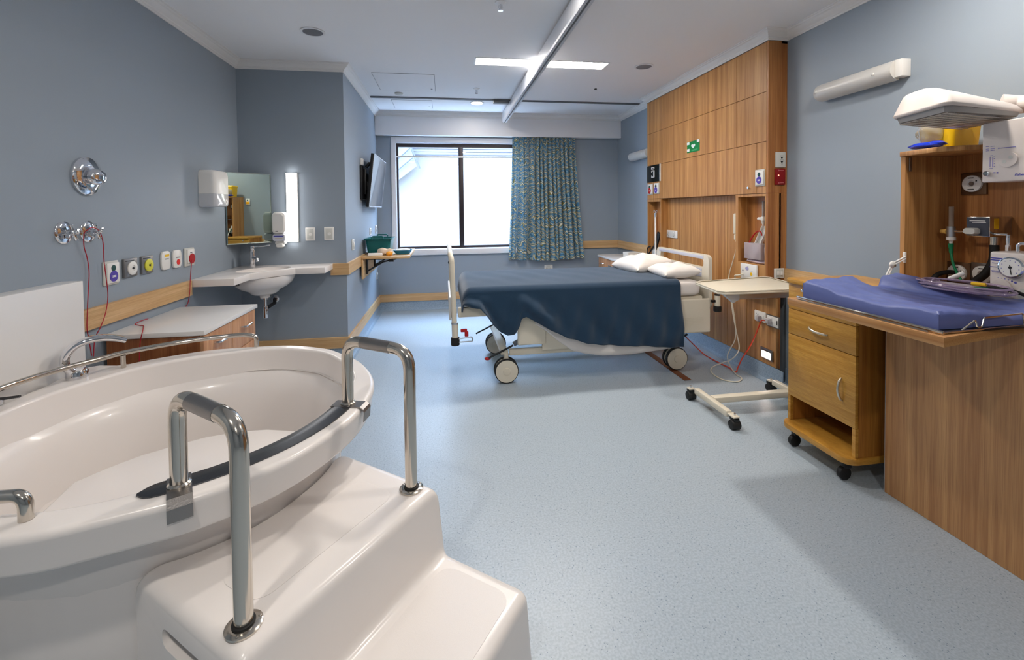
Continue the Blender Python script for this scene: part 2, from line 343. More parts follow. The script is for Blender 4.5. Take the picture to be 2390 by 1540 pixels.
# ------------------------------------------------------------------ ceiling fittings
plm = emitter('panel_diffuser', LAMP, PANEL_W)
t = thing('panel_light', 'long lit white panel light crossing above the ceiling hoist beam', 'ceiling light', (.9, 3.95, ZC))
f_ = MB()
for a, b_ in (((.29, 3.855), (1.515, 3.868)), ((.29, 4.042), (1.515, 4.055)), ((.29, 3.868), (.303, 4.042)), ((1.502, 3.868), (1.515, 4.042))): f_.box((a[0], a[1], ZC-.004), (b_[0], b_[1], ZC-.0005))
f_.build('frame', whitep, t); MB().box((.3035, 3.8685, ZC-.0025), (1.5015, 4.0415, ZC-.0006)).build('diffuser', plm, t)
dlw = mat('downlight_reflector', (150, 148, 152), .3, .6)
def downlight(x, y, label, lit, watt=SPOT_W, r=.088):
    t = thing('downlight', label, 'ceiling light', (x, y, ZC), 'round recessed downlights')
    n = 32; M = Matrix.Translation((x, y, ZC)); b = MB(M)
    ring = lambda rr, z: [(rr*math.cos(2*pi*j/n), rr*math.sin(2*pi*j/n), z) for j in range(n)]
    b.loft([ring(r, -.0005), ring(r, -.006), ring(r-.006, -.008), ring(r-.018, -.006), ring(r-.018, -.0005)], False, False); b.build('rim', whitep, t)
    if lit: MB(M).cyl((0, 0, -.004), (0, 0, -.001), r-.0185, n=32).build('lens', emitter('downlight_lens', LAMP, watt), t)
    else:
        b = MB(M); b.loft([ring(r-.0185, -.0055), ring(r-.030, -.003), ring(r-.055, -.0015)], False, True); b.build('reflector', dlw, t)
    return t
downlight(-.933, 3.464, 'unlit round downlight in the ceiling nearest the sink alcove', False)
downlight(1.871, 3.921, 'unlit round downlight near the bedhead wall cornice', False)
downlight(.426, 5.501, 'lit round downlight in the ceiling before the window', True, SPOT_W*.2)
downlight(.45, 2.33, 'lit round downlight over the floor beside the bath', True, SPOT_W*.60)
downlight(-.84, .20, 'lit round downlight over the near end of the bath', True, SPOT_W*.64)
downlight(.45, -.84, 'added unseen fill lamp behind the viewer, shaped as a round downlight', True, SPOT_W*.85)  # extra unseen lamp, added to brighten the counter panel and locker front
downlight(1.95, 1.56, 'lit round downlight over the resuscitation counter', True, SPOT_W*.80)
def sprinkler(x, y, label):
    t = thing('sprinkler', label, 'sprinkler', (x, y, ZC), 'ceiling sprinklers')
    MB(Matrix.Translation((x, y, ZC))).lathe([(.036, -.0005), (.036, -.004), (.020, -.010), (.012, -.012)], 20).build('escutcheon', whitep, t)
    b = MB(Matrix.Translation((x, y, ZC))); b.cyl((0, 0, -.012), (0, 0, -.05), .007, n=10); b.tube([(-.010, 0, -.015), (-.014, 0, -.035), (0, 0, -.05)], .002, 6); b.tube([(.010, 0, -.015), (.014, 0, -.035), (0, 0, -.05)], .002, 6); b.build('body', chrome, t)
    MB(Matrix.Translation((x, y, ZC))).cyl((0, 0, -.050), (0, 0, -.053), .016, n=14).build('deflector', chrome, t)
sprinkler(.374, 4.861, 'sprinkler head on the ceiling just before the window downlight'); sprinkler(.379, 2.83, 'sprinkler head at the top edge above the room')
t = thing('motion_sensor', 'flat grey ceiling sensor beside the access hatch', 'sensor', (-.43, 5.2, ZC))
c = P(931, 217, 'Z', ZC); b = MB(Matrix.Translation(c)); b.lathe([(.045, -.0005), (.045, -.012), (.030, -.022), (.0, -.023)], 20, cap1=False); b.build('dome', gplas, t); t.location = c
for o in t.children: o.data.transform(Matrix.Translation(V(-.43, 5.2, ZC)-c))
gapm = mat('shadow_gap', (120, 122, 128), .8)
def hatch(x0, y0, x1, y1, label):
    t = thing('access_hatch', label, 'hatch', ((x0+x1)/2, (y0+y1)/2, ZC), 'ceiling access hatches')
    MB().box((x0+.004, y0+.004, ZC-.003), (x1-.004, y1-.004, ZC-.0006)).build('hatch_panel', ceilm, t)
    g = MB(); 
    for a in ((x0, y0, x1, y0+.003), (x0, y1-.003, x1, y1), (x0, y0+.0031, x0+.003, y1-.0031), (x1-.003, y0+.0031, x1, y1-.0031)): g.box((a[0], a[1], ZC-.0022), (a[2], a[3], ZC-.0006))
    g.build('gap_line', gapm, t)
    MB().cyl((x1-.04, y1-.10, ZC-.0045), (x1-.04, y1-.10, ZC-.003), .011, n=14).build('lock', blackp, t)
hatch(-.665, 4.40, -.07, 5.02, 'larger flush access hatch in the ceiling before the track'); hatch(-.60, 5.44, -.12, 5.86, 'smaller flush access hatch in the ceiling behind the track')
tag(MB().cyl((*P(1390, 207, 'Z', ZC).xy, ZC-.008), (*P(1390, 207, 'Z', ZC).xy, ZC-.0005), .014, n=14).build('ceiling_lock', blackp, loc=(*P(1390, 207, 'Z', ZC).xy, ZC)), 'small black lock dot in the ceiling over the bed', 'lock')
# hoist: cross track in the ceiling, carriage, hanging beam
t = thing('ceiling_track', 'grey recessed hoist track running across the ceiling', 'track', (.8, 5.32, ZC))
tm = mat('grey_track', (120, 122, 128), .45, .5)
MB().box((-.82, 5.295, ZC-.012), (2.47, 5.343, ZC-.0005)).build('channel', tm, t); MB().box((-.81, 5.314, ZC-.013), (2.46, 5.324, ZC-.0118)).build('slot', mat('track_slot', (60, 62, 66), .6), t)
t = thing('hoist_beam', 'white aluminium hoist beam hanging under the ceiling with slotted underside', 'hoist beam', (.83, 4.0, 2.56))
X0, X1, Z0, Z1, Ya, Yb_ = .800, .866, 2.553, 2.672, .4, 5.945
sec = [(X0, Z1), (X0, Z0+.012), (X0+.006, Z0), (.826, Z0), (.826, Z0+.03), (.840, Z0+.03), (.840, Z0), (X1-.006, Z0), (X1, Z0+.012), (X1, Z1)]
b = MB(); b.loft([[(x, Ya, z) for x, z in sec], [(x, Yb_, z) for x, z in sec]]); b.build('beam', mat('hoist_aluminium', (214, 216, 222), .32, .35), t, angle=20)
MB().box((.8265, Ya+.01, Z0+.018), (.8395, Yb_-.005, Z0+.0299)).build('slot_shadow', blackp, t)
MB().box((X0-.001, Yb_+.0002, Z0-.001), (X1+.001, Yb_+.006, Z1+.001), .002).build('end_cap', gplas, t)
c_ = MB(); c_.box((.61, 5.282, ZC-.045), (.799, 5.356, ZC-.013), .006); c_.box((.8665, 5.29, ZC-.042), (.90, 5.35, ZC-.013), .004); c_.box((.80, 5.30, Z1+.0005), (.866, 5.34, ZC-.013)); c_.build('carriage', mat('grey_carriage', (112, 112, 112), .5), t)
tr2 = MB(); tr2.box((.80, .6, Z1+.0005), (.866, .66, ZC-.0006)); tr2.build('near_bracket', gplas, t)

# ------------------------------------------------------------------ left wall
M, w, h = onwall(FL, 'X', XL, 165, 373, 240, 448); w = h = .155
M = FL(P(199, 411, 'X', XL).y, P(199, 411, 'X', XL).z)
t = thing('shower_mixer', 'large round chrome shower mixer with lever high on the left wall', 'mixer', orig(M))
MB(M).lathe([(.096, 0), (.096, .012), (.090, .017), (.060, .026), (.040, .029), (0, .029)], 40, cap1=False).build('wall_plate', chrome, t)
b = MB(M); b.loft([[(rx*math.cos(2*pi*j/20)+x, ry*math.sin(2*pi*j/20)-.004, z) for j in range(20)] for rx, ry, x, z in ((.034, .032, 0, .0292), (.042, .038, 0, .036), (.047, .042, .004, .044), (.047, .040, .010, .052), (.038, .032, .018, .060), (.016, .014, .026, .066))]); b.build('lever', chrome, t)
def crosstap(px, py, label):
    c = P(px, py, 'X', XL); M = FL(c.y, c.z); t = thing('cross_tap', label, 'tap', orig(M), 'cross handled wall taps')
    MB(M).lathe([(.054, 0), (.054, .004), (.046, .010), (.024, .013), (.014, .015), (.014, .018)], 28).build('flange', chrome, t)
    MB(M).cyl((0, 0, .0182), (0, 0, .034), .014, .012, n=16).build('spindle', chrome, t)
    b = MB(M)
    for a in (.4, .4+pi/2, .4+pi, .4+1.5*pi): b.tube([(0, 0, .040), (.026*math.cos(a), .026*math.sin(a), .042), (.040*math.cos(a), .040*math.sin(a), .043)], [.009, .006, .008], 8)
    b.ball((0, 0, .041), .015, 12); b.ball((0, 0, .055), .011, 12); b.build('handle', chrome, t)
    return c
c1 = crosstap(148, 543, 'cross handled chrome wall tap without the cord, left of the pair'); c2 = crosstap(205, 540, 'cross handled chrome wall tap with the red cord looped over it')
def WL(x, y, off=.012): return P(x, y, 'X', XL+off)
o = MB().tube([WL(218, 832, .012), WL(222, 790, .012), WL(236, 760, .03), WL(247, 728, .034), WL(252, 690, .03), WL(248, 650, .034), WL(243, 610, .034), WL(241, 570, .03), WL(236, 548, .04), WL(229, 536, .058), WL(215, 531, .058), WL(203, 537, .05), WL(196, 546, .03), WL(196, 575, .03), WL(203, 600, .012), WL(208, 635, .012), WL(206, 680, .012), WL(204, 720, .03), WL(203, 765, .030), WL(207, 790, .02), WL(214, 830, .02)], .0022, 8, smooth=5).build('red_cord', redc, loc=c2)
tag(o, 'long red cord hanging in two strands from the wall tap', 'cord')
M, w, h = onwall(FL, 'X', XL, 238.4, 609, 274, 665); callpoint('call button with purple disc on the left wall beside the two strands of cord', M, w, h, purple)
def socket(label, x0, y0, x1, y1, col, knob):
    M, w, h = onwall(FL, 'X', XL, x0, y0, x1, y1); t = plate('gas_outlet', label, 'gas outlet', M, w, h, .014, brushed, .003, group='medical gas outlets')
    MB(M).lathe([(w*.36, .0142), (w*.36, .019), (w*.30, .023), (w*.14, .023), (w*.12, .019)], 28, c=(w*.06, -h*.04, 0)).build('ring', col, t)
    disc(M, w*.06, -h*.04, .0195, w*.06, .003).build('port', blackp, t)
    marks(t, M, .0145, [(-w*.05, h*.38, w*.55, h*.035), (-w*.38, h*.38, w*.05, h*.05)], black_i)
socket('grey gas outlet with white ring on the left wall', 284.4, 603, 315.6, 646, wplas, None)
socket('grey gas outlet with yellow ring on the left wall', 326, 597, 353, 638, mat('lime_yellow', (214, 210, 70), .4), None)
def remote(label, x0, y0, x1, y1, kind):
    M, w, h = onwall(FL, 'X', XL, x0, y0, x1, y1); t = thing('bath_remote', label, 'remote', orig(M), 'white handsets on the left wall')
    poly = [(w/2*math.copysign(abs(math.cos(a))**.45, math.cos(a)), h/2*math.copysign(abs(math.sin(a))**.6, math.sin(a))) for a in [2*pi*j/28 for j in range(28)]]
    MB(M).prism(poly, 0, .014, .004).build('body', wplas, t)
    if kind == 'y': marks(t, M, .0145, [(w*.06, h*.26, w*.5, h*.12)], yellow, 'yellow_patch')
    else: disc(M, w*.06, -h*.18, .0142, w*.2).build('red_dot', mat('bright_red', (226, 44, 36), .4), t)
    marks(t, M, .0145, [(w*.04, h*.10, w*.42, h*.018), (w*.04, h*.065, w*.42, h*.018)], ink)
remote('white handset with yellow patch on the left wall', 372.7, 586, 393.5, 630, 'y'); remote('white handset with a small red dot on the left wall', 399.5, 583, 419.5, 625, 'r')
M, w, h = onwall(FL, 'X', XL, 428, 578, 450.6, 620.5)
t = plate('cord_pull_switch', 'cream cord pull switch with red button on the wall by the sink', 'switch', M, w, h, .010, gplas, .007)
MB(M).box((-w*.30, -h*.34, .0101), (w*.42, h*.42, .017), .005).build('keypad', wplas, t); disc(M, w*.10, -h*.10, .0172, w*.30, .004).build('red_button', redp, t)
marks(t, M, .0175, [(w*.05, h*.24, w*.2, h*.06)], ink)
k0 = orig(M)+V(.021, .005, -h*.18)
o = MB().tube([k0, WL(446, 625, .03), WL(444, 655, .034), WL(442, 690, .03), WL(433, 716, .012), V(XL+.010, 3.16, .70), V(XL+.010, 2.95, .71), WL(345, 744, .010), P(316, 755, 'Z', .752), P(325, 759, 'Z', .746), P(334, 760, 'Z', .746), P(335, 763, 'Z', .746), P(332, 776, 'Y', 2.572), P(327, 800, 'Y', 2.575), P(325, 842, 'Y', 2.57)], .0024, 8, smooth=5).build('pull_cord', redc, loc=k0)
tag(o, 'thin red pull cord from the cream switch trailing over the white topped cabinet', 'cord')

# ------------------------------------------------------------------ sink alcove
t = thing('corner_basin', 'white corner vanity slab with undermounted bowl on the alcove walls', 'basin', (-1.48, 3.91, .85))
ZS = .904
slab = MB().prism([(XL+.001, 3.405), (-1.487, 3.405), (-1.487, 3.66), (-1.235, 3.915), (-1.0, 3.915), (-1.0, YA-.001), (XL+.001, YA-.001)], ZS-.052, ZS, .004).build('slab', acryl, t)
Mb = Matrix.Translation((-1.47, 3.90, ZS)) @ Matrix.Rotation(pi/4, 4, 'Z')
cut = MB(Mb); cut.ball((0, 0, .012), 1, 40, (.215, .135, .13)); cu = cut.build('cut', acryl, t); bpy.context.view_layer.update(); boolcut(slab, cu)
b = MB(Mb); n = 40
ring = lambda k, z: [(.245*k*math.cos(2*pi*j/n), .165*k*math.sin(2*pi*j/n), z) for j in range(n)]
b.loft([ring(1, -.053), ring(.99, -.075), ring(.9, -.115), ring(.72, -.15), ring(.5, -.172), ring(.44, -.190), ring(.34, -.205), ring(.17, -.212), ring(.15, -.235)], False, True)
b.loft([ring(.86, -.053), ring(.80, -.09), ring(.6, -.125), ring(.2, -.15), ring(.05, -.152)], False, True); b.build('bowl', acryl, t)
b = MB(); b.box((-1.56, 3.56, ZS-.080), (-1.535, 3.60, ZS-.053)); b.build('bracket', blackp, t)
wt = thing('basin_waste', 'chrome bottle trap under the corner basin', 'waste pipe', (-1.47, 3.90, .5))
b = MB(); b.cyl((-1.47, 3.90, .669), (-1.47, 3.90, .655), .028, n=20); b.cyl((-1.47, 3.90, .655), (-1.47, 3.90, .60), .014, n=16); b.cyl((-1.47, 3.90, .60), (-1.47, 3.90, .50), .022, n=18, b=.003); b.build('trap', chrome, wt)
b = MB(); b.tube(bend([(-1.455, 3.905, .585), (-1.44, 4.02, .60), (-1.50, 4.19, .60)], .03), .014, 12); b.build('outlet_pipe', rubber, wt)
MB(FA(-1.50, .60)).lathe([(.034, .001), (.034, .006), (.018, .014)], 24).build('flange', chrome, wt)
tp = thing('basin_tap', 'chrome lever tap on the corner basin', 'tap', (-1.63, 4.05, ZS))
c = V(-1.62, 4.055, ZS); d_ = V(.62, -.78, 0)
b = MB(); b.cyl(c+V(0, 0, .0005), c+V(0, 0, .150), .021, n=24, b=.003); b.build('body', chrome, tp)
b = MB(); b.tube([c+d_*.015+V(0, 0, .085), c+d_*.07+V(0, 0, .088), c+d_*.12+V(0, 0, .080)], [.012, .013, .011], 14); b.cyl(c+d_*.112+V(0, 0, .083), c+d_*.122+V(0, 0, .062), .011, n=14); b.build('spout', chrome, tp)
b = MB(); b.cyl(c+V(0, 0, .1502), c+V(0, 0, .185), .019, n=24, b=.004); b.tube([c+V(0, 0, .178), c+V(.09, -.02, .180), c+V(.155, -.04, .192)], [.006, .005, .006], 10); b.build('lever', chrome, tp)
mm = mat('mirror_glass', (206, 218, 208), .01, 1., bump=(1, 0.))
t = thing('corner_mirror', 'frameless mirror hung diagonally across the sink corner', 'mirror', (-1.645, 4.08, 1.107))
ang = math.radians(42.9); u_ = V(math.cos(ang), math.sin(ang), 0); nn = V(u_.y, -u_.x, 0); wid = .360
Mm = frame((-1.6425, 4.0705, 1.107), u_, (0, 0, 1), nn); hm = .605
MB(Mm).box((-wid/2+.008, .004, -.006), (wid/2-.008, hm-.004, 0)).build('backing', blackp, t)
b = MB(Mm); e = .010
q = lambda i, z: [(-wid/2+i, i, z), (wid/2-i, i, z), (wid/2-i, hm-i, z), (-wid/2+i, hm-i, z)]
b.loft([q(.0005, .0005), q(.0005, .0025), q(e, .005)], True, True); b.build('glass', mm, t, angle=3)
# paper towel dispenser
M, w, h = onwall(FL, 'X', XL+.12, 470, 391, 532, 481); M = FL(3.672, 1.556); w, h = .222, .28
t = thing('towel_dispenser', 'white paper towel dispenser with smoky lower window beside the mirror', 'dispenser', orig(M))
def rr(w, h, r, n=6):
    out = []
    for sx, sy, a0 in ((1, 1, 0), (-1, 1, pi/2), (-1, -1, pi), (1, -1, 1.5*pi)):
        for i in range(n+1): a = a0+i*pi/2/n; out.append((sx*(w/2-r)+r*math.cos(a), sy*(h/2-r)+r*math.sin(a)))
    return out
b = MB(M)
def rrz(w, h, r, y, z): return [(x, yy+y, z) for x, yy in rr(w, h, r)]
def rr2(w, h, rt, rb, y, z, n=6):
    out = []
    for sx, sy, a0 in ((1, 1, 0), (-1, 1, pi/2), (-1, -1, pi), (1, -1, 1.5*pi)):
        r = rt if sy > 0 else rb
        for i in range(n+1): a = a0+i*pi/2/n; out.append((sx*(w/2-r)+r*math.cos(a), y+sy*(h/2-r)+r*math.sin(a), z))
    return out
b.loft([rr2(w, .178, .035, .001, .051, 0), rr2(w, .178, .035, .001, .051, .075), rr2(w*.985, .176, .035, .001, .050, .094), rr2(w*.93, .172, .04, .001, .048, .106), rr2(w*.80, .166, .045, .001, .045, .112)]); b.build('cover', wplas, t, angle=50)
smoky = mat('smoky_plastic', (198, 200, 204), .15, coat=.3)
b = MB(M); b.loft([rr2(w, .100, .001, .025, -.0885, 0), rr2(w, .100, .001, .025, -.0885, .075), rr2(w*.985, .098, .001, .028, -.0875, .094), rr2(w*.93, .094, .001, .03, -.0855, .106), rr2(w*.80, .088, .001, .035, -.0825, .112)]); b.build('window', smoky, t, angle=50)
lg_ = disc(M, w*.24, -.098, .1112, .020, .003).build('lock_boss', wplas, t); disc(M, w*.24, -.098, .1145, .008, .002).build('keyhole', brushed, lg_)
# soap dispenser
M = FA(-1.425, 1.225); t = thing('soap_dispenser', 'white soap dispenser with printed band between mirror and lamp', 'dispenser', orig(M))
b = MB(M); b.loft([rrz(.108, .185, .03, .055, 0), rrz(.112, .190, .03, .055, .08), rrz(.108, .185, .035, .055, .10), rrz(.085, .16, .035, .055, .112)]); b.build('cover', wplas, t)
b = MB(M); b.loft([rrz(.108, .062, .015, -.072, 0), rrz(.110, .064, .015, -.072, .082), rrz(.10, .058, .02, -.072, .100)]); b.build('band', mat('pale_blue_grey', (206, 208, 218), .25), t)
marks(t, M, .1005, [(-.002, -.060, .080, .009)], navy, 'blue_print'); marks(t, M, .1005, [(-.002, -.080, .060, .006)], mat('tan_print', (200, 178, 150), .5), 'tan_print'); marks(t, M, .1125, [(-.012, -.016, .020, .007)], black_i, 'logo')
b = MB(M); b.loft([rrz(.080, .030, .012, -.1195, .01), rrz(.078, .030, .012, -.1195, .075)]); b.build('chin', wplas, t)
b = MB(M); b.loft([rrz(.052, .036, .012, -.142, .03), rrz(.060, .036, .012, -.142, .080), rrz(.050, .030, .012, -.142, .09)]); b.build('push_bar', wplas, t)
# wall lamp
t = thing('wall_lamp', 'tall narrow lit white wall lamp right of the mirror', 'lamp', (-1.335, YA, 1.108))
MB(FA(-1.335, 1.415)).box((-.046, -.307, .0005), (.046, .307, .02)).build('base', wplas, t)
b = MB(FA(-1.335, 1.415)); pr = [(.044*math.cos(a), .0205+.034*math.sin(a)) for a in [pi*j/12 for j in range(13)]]
b.loft([[(x, -.305, z) for x, z in pr], [(x, .305, z) for x, z in pr]]); b.build('diffuser', emitter('sink_lamp_diffuser', (1, .97, .95), SINK_W), t)
def rocker(label, M, w, h, kind='dot', name='light_switch', cat='switch'):
    t = plate(name, label, cat, M, w, h, .010, wplas, .004)
    MB(M).box((-w*.36, -h*.40, .0101), (w*.36, h*.40, .0118), .001).build('insert', gplas, t)
    if kind == 'dot': disc(M, w*.05, -h*.02, .012, w*.16, .008).build('button', wplas, t)
    elif kind == 'rock':
        for x in (-w*.17, w*.17): MB(M).box((x-w*.12, -h*.2, .012), (x+w*.12, h*.2, .018), .003).build('rocker', wplas, t)
    elif kind == 'two':
        for x in (-w*.24, w*.24):
            MB(M).box((x-w*.03, h*.18, .012), (x+w*.03, h*.34, .016), .002).build('rocker', wplas, t); marks(t, M, .0121, [(x-w*.06, -h*.08, w*.015, h*.14), (x+w*.06, -h*.08, w*.015, h*.14), (x, -h*.26, w*.012, h*.14)], blackp, 'slots')
    return t
M, w, h = onwall(FA, 'Y', YA, 713.4, 530.7, 735.6, 561.5); rocker('white switch plate nearer the lit wall lamp', M, w, h)
M, w, h = onwall(FA, 'Y', YA, 757.2, 529.5, 779.5, 560.4); rocker('white switch plate nearer the outer corner of the alcove', M, w, h)
# ------------------------------------------------------------------ alcove side wall
for lab, q in (('slim white switch on the alcove side wall nearest the corner', (818, 558, 828, 584)), ('white outlet on the side wall behind the green tub, left of two', (861, 532, 866, 548)), ('white outlet on the side wall behind the green tub, right of two', (873, 526, 880, 545)), ('low white outlet on the side wall below the shelf', (876, 635, 882, 652))):
    M, w, h = onwall(FS, 'X', XA, *q); rocker(lab, M, min(.09, max(w, .05)), min(.13, max(h, .06)), 'rock' if 'switch' in lab else 'two', 'light_switch' if 'switch' in lab else 'power_outlet', 'switch' if 'switch' in lab else 'outlet')
# television on a wall arm
t = thing('television', 'flat television tilted down on a black arm on the alcove side wall', 'television', (XA, 5.45, 1.7))
A, B_, C_, D_ = V(-.740, 5.00, 2.005), V(-.738, 5.98, 2.005), V(-.800, 5.98, 1.418), V(-.808, 5.00, 1.414)
nx = (B_-A).cross(D_-A).normalized(); nx = nx if nx.x > 0 else -nx
Mt = frame((A+B_+C_+D_)/4, (B_-A), (A-D_), nx); tw, th = .98, .59
MB(Mt).box((-tw/2, -th/2, -.035), (tw/2, th/2, -.002), .006).build('casing', blackp, t)
MB(Mt).box((-tw/2+.004, -th/2+.004, -.0018), (tw/2-.004, th/2-.004, .0005)).build('screen', mat('tv_screen', (70, 72, 80), .28, coat=.4), t)
b = MB(Mt); b.box((-tw/2, th/2-.010, -.0015), (tw/2, th/2, .003)); b.box((-tw/2, -th/2, -.0015), (tw/2, -th/2+.014, .003)); b.box((-tw/2, -th/2, -.0015), (-tw/2+.008, th/2, .003)); b.box((tw/2-.008, -th/2, -.0015), (tw/2, th/2, .003)); b.build('bezel', mat('silver_bezel', (200, 204, 212), .25, .3), t)
b = MB(); b.box((XA+.001, 4.93, 1.50), (XA+.022, 5.25, 1.87), .006); b.box((XA+.022, 5.02, 1.56), (XA+.050, 5.08, 1.84), .01); b.box((XA+.022, 5.14, 1.52), (XA+.045, 5.20, 1.80), .01); b.cyl((XA+.04, 5.10, 1.86), (XA+.085, 5.10, 1.91), .018, n=12); b.box((XA+.045, 5.04, 1.60), (-.815, 5.16, 1.70), .01); b.build('wall_arm', blackp, t)
b = MB(); b.box((XA+.001, 4.96, 1.875), (XA+.03, 5.02, 1.945), .006); b.build('cable_box', wplas, t)
# shelf with tub, towels and dish
ZSH = .893
t = thing('wall_shelf', 'wooden fold up shelf on black brackets below the television', 'shelf', (XA, 5.2, ZSH))
MB().box((XA+.023, 4.80, ZSH-.026), (-.365, 5.70, ZSH), .004).build('board', oak, t)
MB().box((XA+.0225, 4.80, ZSH-.235), (XA+.040, 5.70, ZSH-.027), .003).build('back_board', oak, t)
for y in (4.95, 5.50):
    b = MB(); b.box((XA+.041, y, ZSH-.20), (XA+.060, y+.05, ZSH-.028)); b.prism([(0, 0), (.10, 0), (.02, -.16), (0, -.17)], 0, .012) if False else None
    b.tube([(XA+.06, y+.025, ZSH-.17), (-.66, y+.025, ZSH-.075), (-.52, y+.025, ZSH-.045)], .009, 8); b.box((-.60, y, ZSH-.075), (-.55, y+.05, ZSH-.0265)); b.box((XA+.06, y+.008, ZSH-.05), (-.55, y+.042, ZSH-.0265)); b.build('bracket', blackp, t)
teal = mat('dark_teal_plastic', (0, 92, 92), .35)
t = thing('storage_tub', 'dark teal plastic tub with rim handles on the wall shelf', 'tub', (-.73, 5.08, ZSH))
b = MB(); n = 28
def sq(cx, cy, wx, wy, z, r=.03): return [(cx+x, cy+y, z) for x, y in rr(wx, wy, r)]
cx, cy = -.715, 5.16
b.loft([sq(cx, cy, .23, .30, ZSH+.001), sq(cx, cy, .27, .35, ZSH+.165), sq(cx, cy, .30, .38, ZSH+.168), sq(cx, cy, .30, .38, ZSH+.180), sq(cx, cy, .262, .342, ZSH+.180), sq(cx, cy, .225, .295, ZSH+.012)]); b.build('body', teal, t, angle=40)
for y in (cy-.195, cy+.195): MB().tube(bend([(cx-.06, y*.999+cy*.001, ZSH+.175), (cx-.055, y, ZSH+.205), (cx+.055, y, ZSH+.205), (cx+.06, y, ZSH+.175)], .015), .007, 8).build('handle', teal, t)
def blob(name, label, cat, m, c, sc, seed, amp=.25, n=20, loc=None, zmin=None):
    rnd = random.Random(seed); ph = [rnd.uniform(0, 6.3) for _ in range(6)]
    t_ = bmesh.new(); bmesh.ops.create_uvsphere(t_, u_segments=n, v_segments=n//2, radius=1)
    for v in t_.verts:
        k = 1+amp*(math.sin(3*v.co.x+ph[0])*math.cos(4*v.co.y+ph[1])+.5*math.sin(7*v.co.z+5*v.co.x+ph[2])); v.co *= k
        v.co = Vector((c[0]+v.co.x*sc[0], c[1]+v.co.y*sc[1], c[2]+v.co.z*sc[2]))
        if zmin is not None: v.co.z = max(v.co.z, zmin)
    b = MB(); b._in(t_); o = b.build(name, m, loc=c, angle=60); return tag(o, label, cat)
cloth = mat('white_cloth', (232, 228, 222), .9); beige = mat('beige_crepe', (222, 200, 178), .9); orange = mat('orange_plastic', (240, 160, 40), .5)
c = P(884, 585, 'Z', ZSH+.03); tag(MB(Matrix.Translation((c.x, 4.90, ZSH+.001)) @ Matrix.Rotation(.2, 4, 'Z')).box((-.075, -.05, 0), (.075, .05, .028), .008).build('folded_towel', cloth, loc=(c.x, 4.90, ZSH)), 'flat folded white towel at the near edge of the wall shelf', 'towel')
c = P(886, 579, 'Y', 4.93); blob('crepe_bandage', 'beige crepe bandage roll before the teal tub', 'bandage', beige, (-.66, 4.945, ZSH+.042), (.055, .035, .04), 3, .12, zmin=ZSH+.001)
blob('crepe_bandage', 'second beige bandage, right of the first by the orange cap', 'bandage', beige, (-.60, 4.955, ZSH+.036), (.045, .03, .035), 5, .12, zmin=ZSH+.001)
blob('orange_cap', 'small orange cap at the front of the wall shelf', 'cap', orange, (-.585, 4.885, ZSH+.022), (.035, .03, .025), 9, .15, zmin=ZSH+.001)
t = thing('kidney_dish', 'bright blue dish holding white swabs on the wall shelf', 'dish', (-.46, 5.1, ZSH))
db = mat('bright_blue_plastic', (0, 120, 168), .35); c = P(932, 587, 'Z', ZSH+.02); cx, cy = -.455, 5.02
b = MB(); b.loft([sq(cx, cy, .14, .10, ZSH+.001, .04), sq(cx, cy, .21, .17, ZSH+.048, .05), sq(cx, cy, .20, .16, ZSH+.048, .05), sq(cx, cy, .13, .09, ZSH+.008, .04)]); b.build('dish', db, t)
b = MB(); b.loft([sq(cx, cy, .165, .125, ZSH+.032, .04), sq(cx, cy, .15, .11, ZSH+.056, .04), sq(cx+.01, cy, .08, .06, ZSH+.062, .03)]); b.build('swabs', cloth, t)

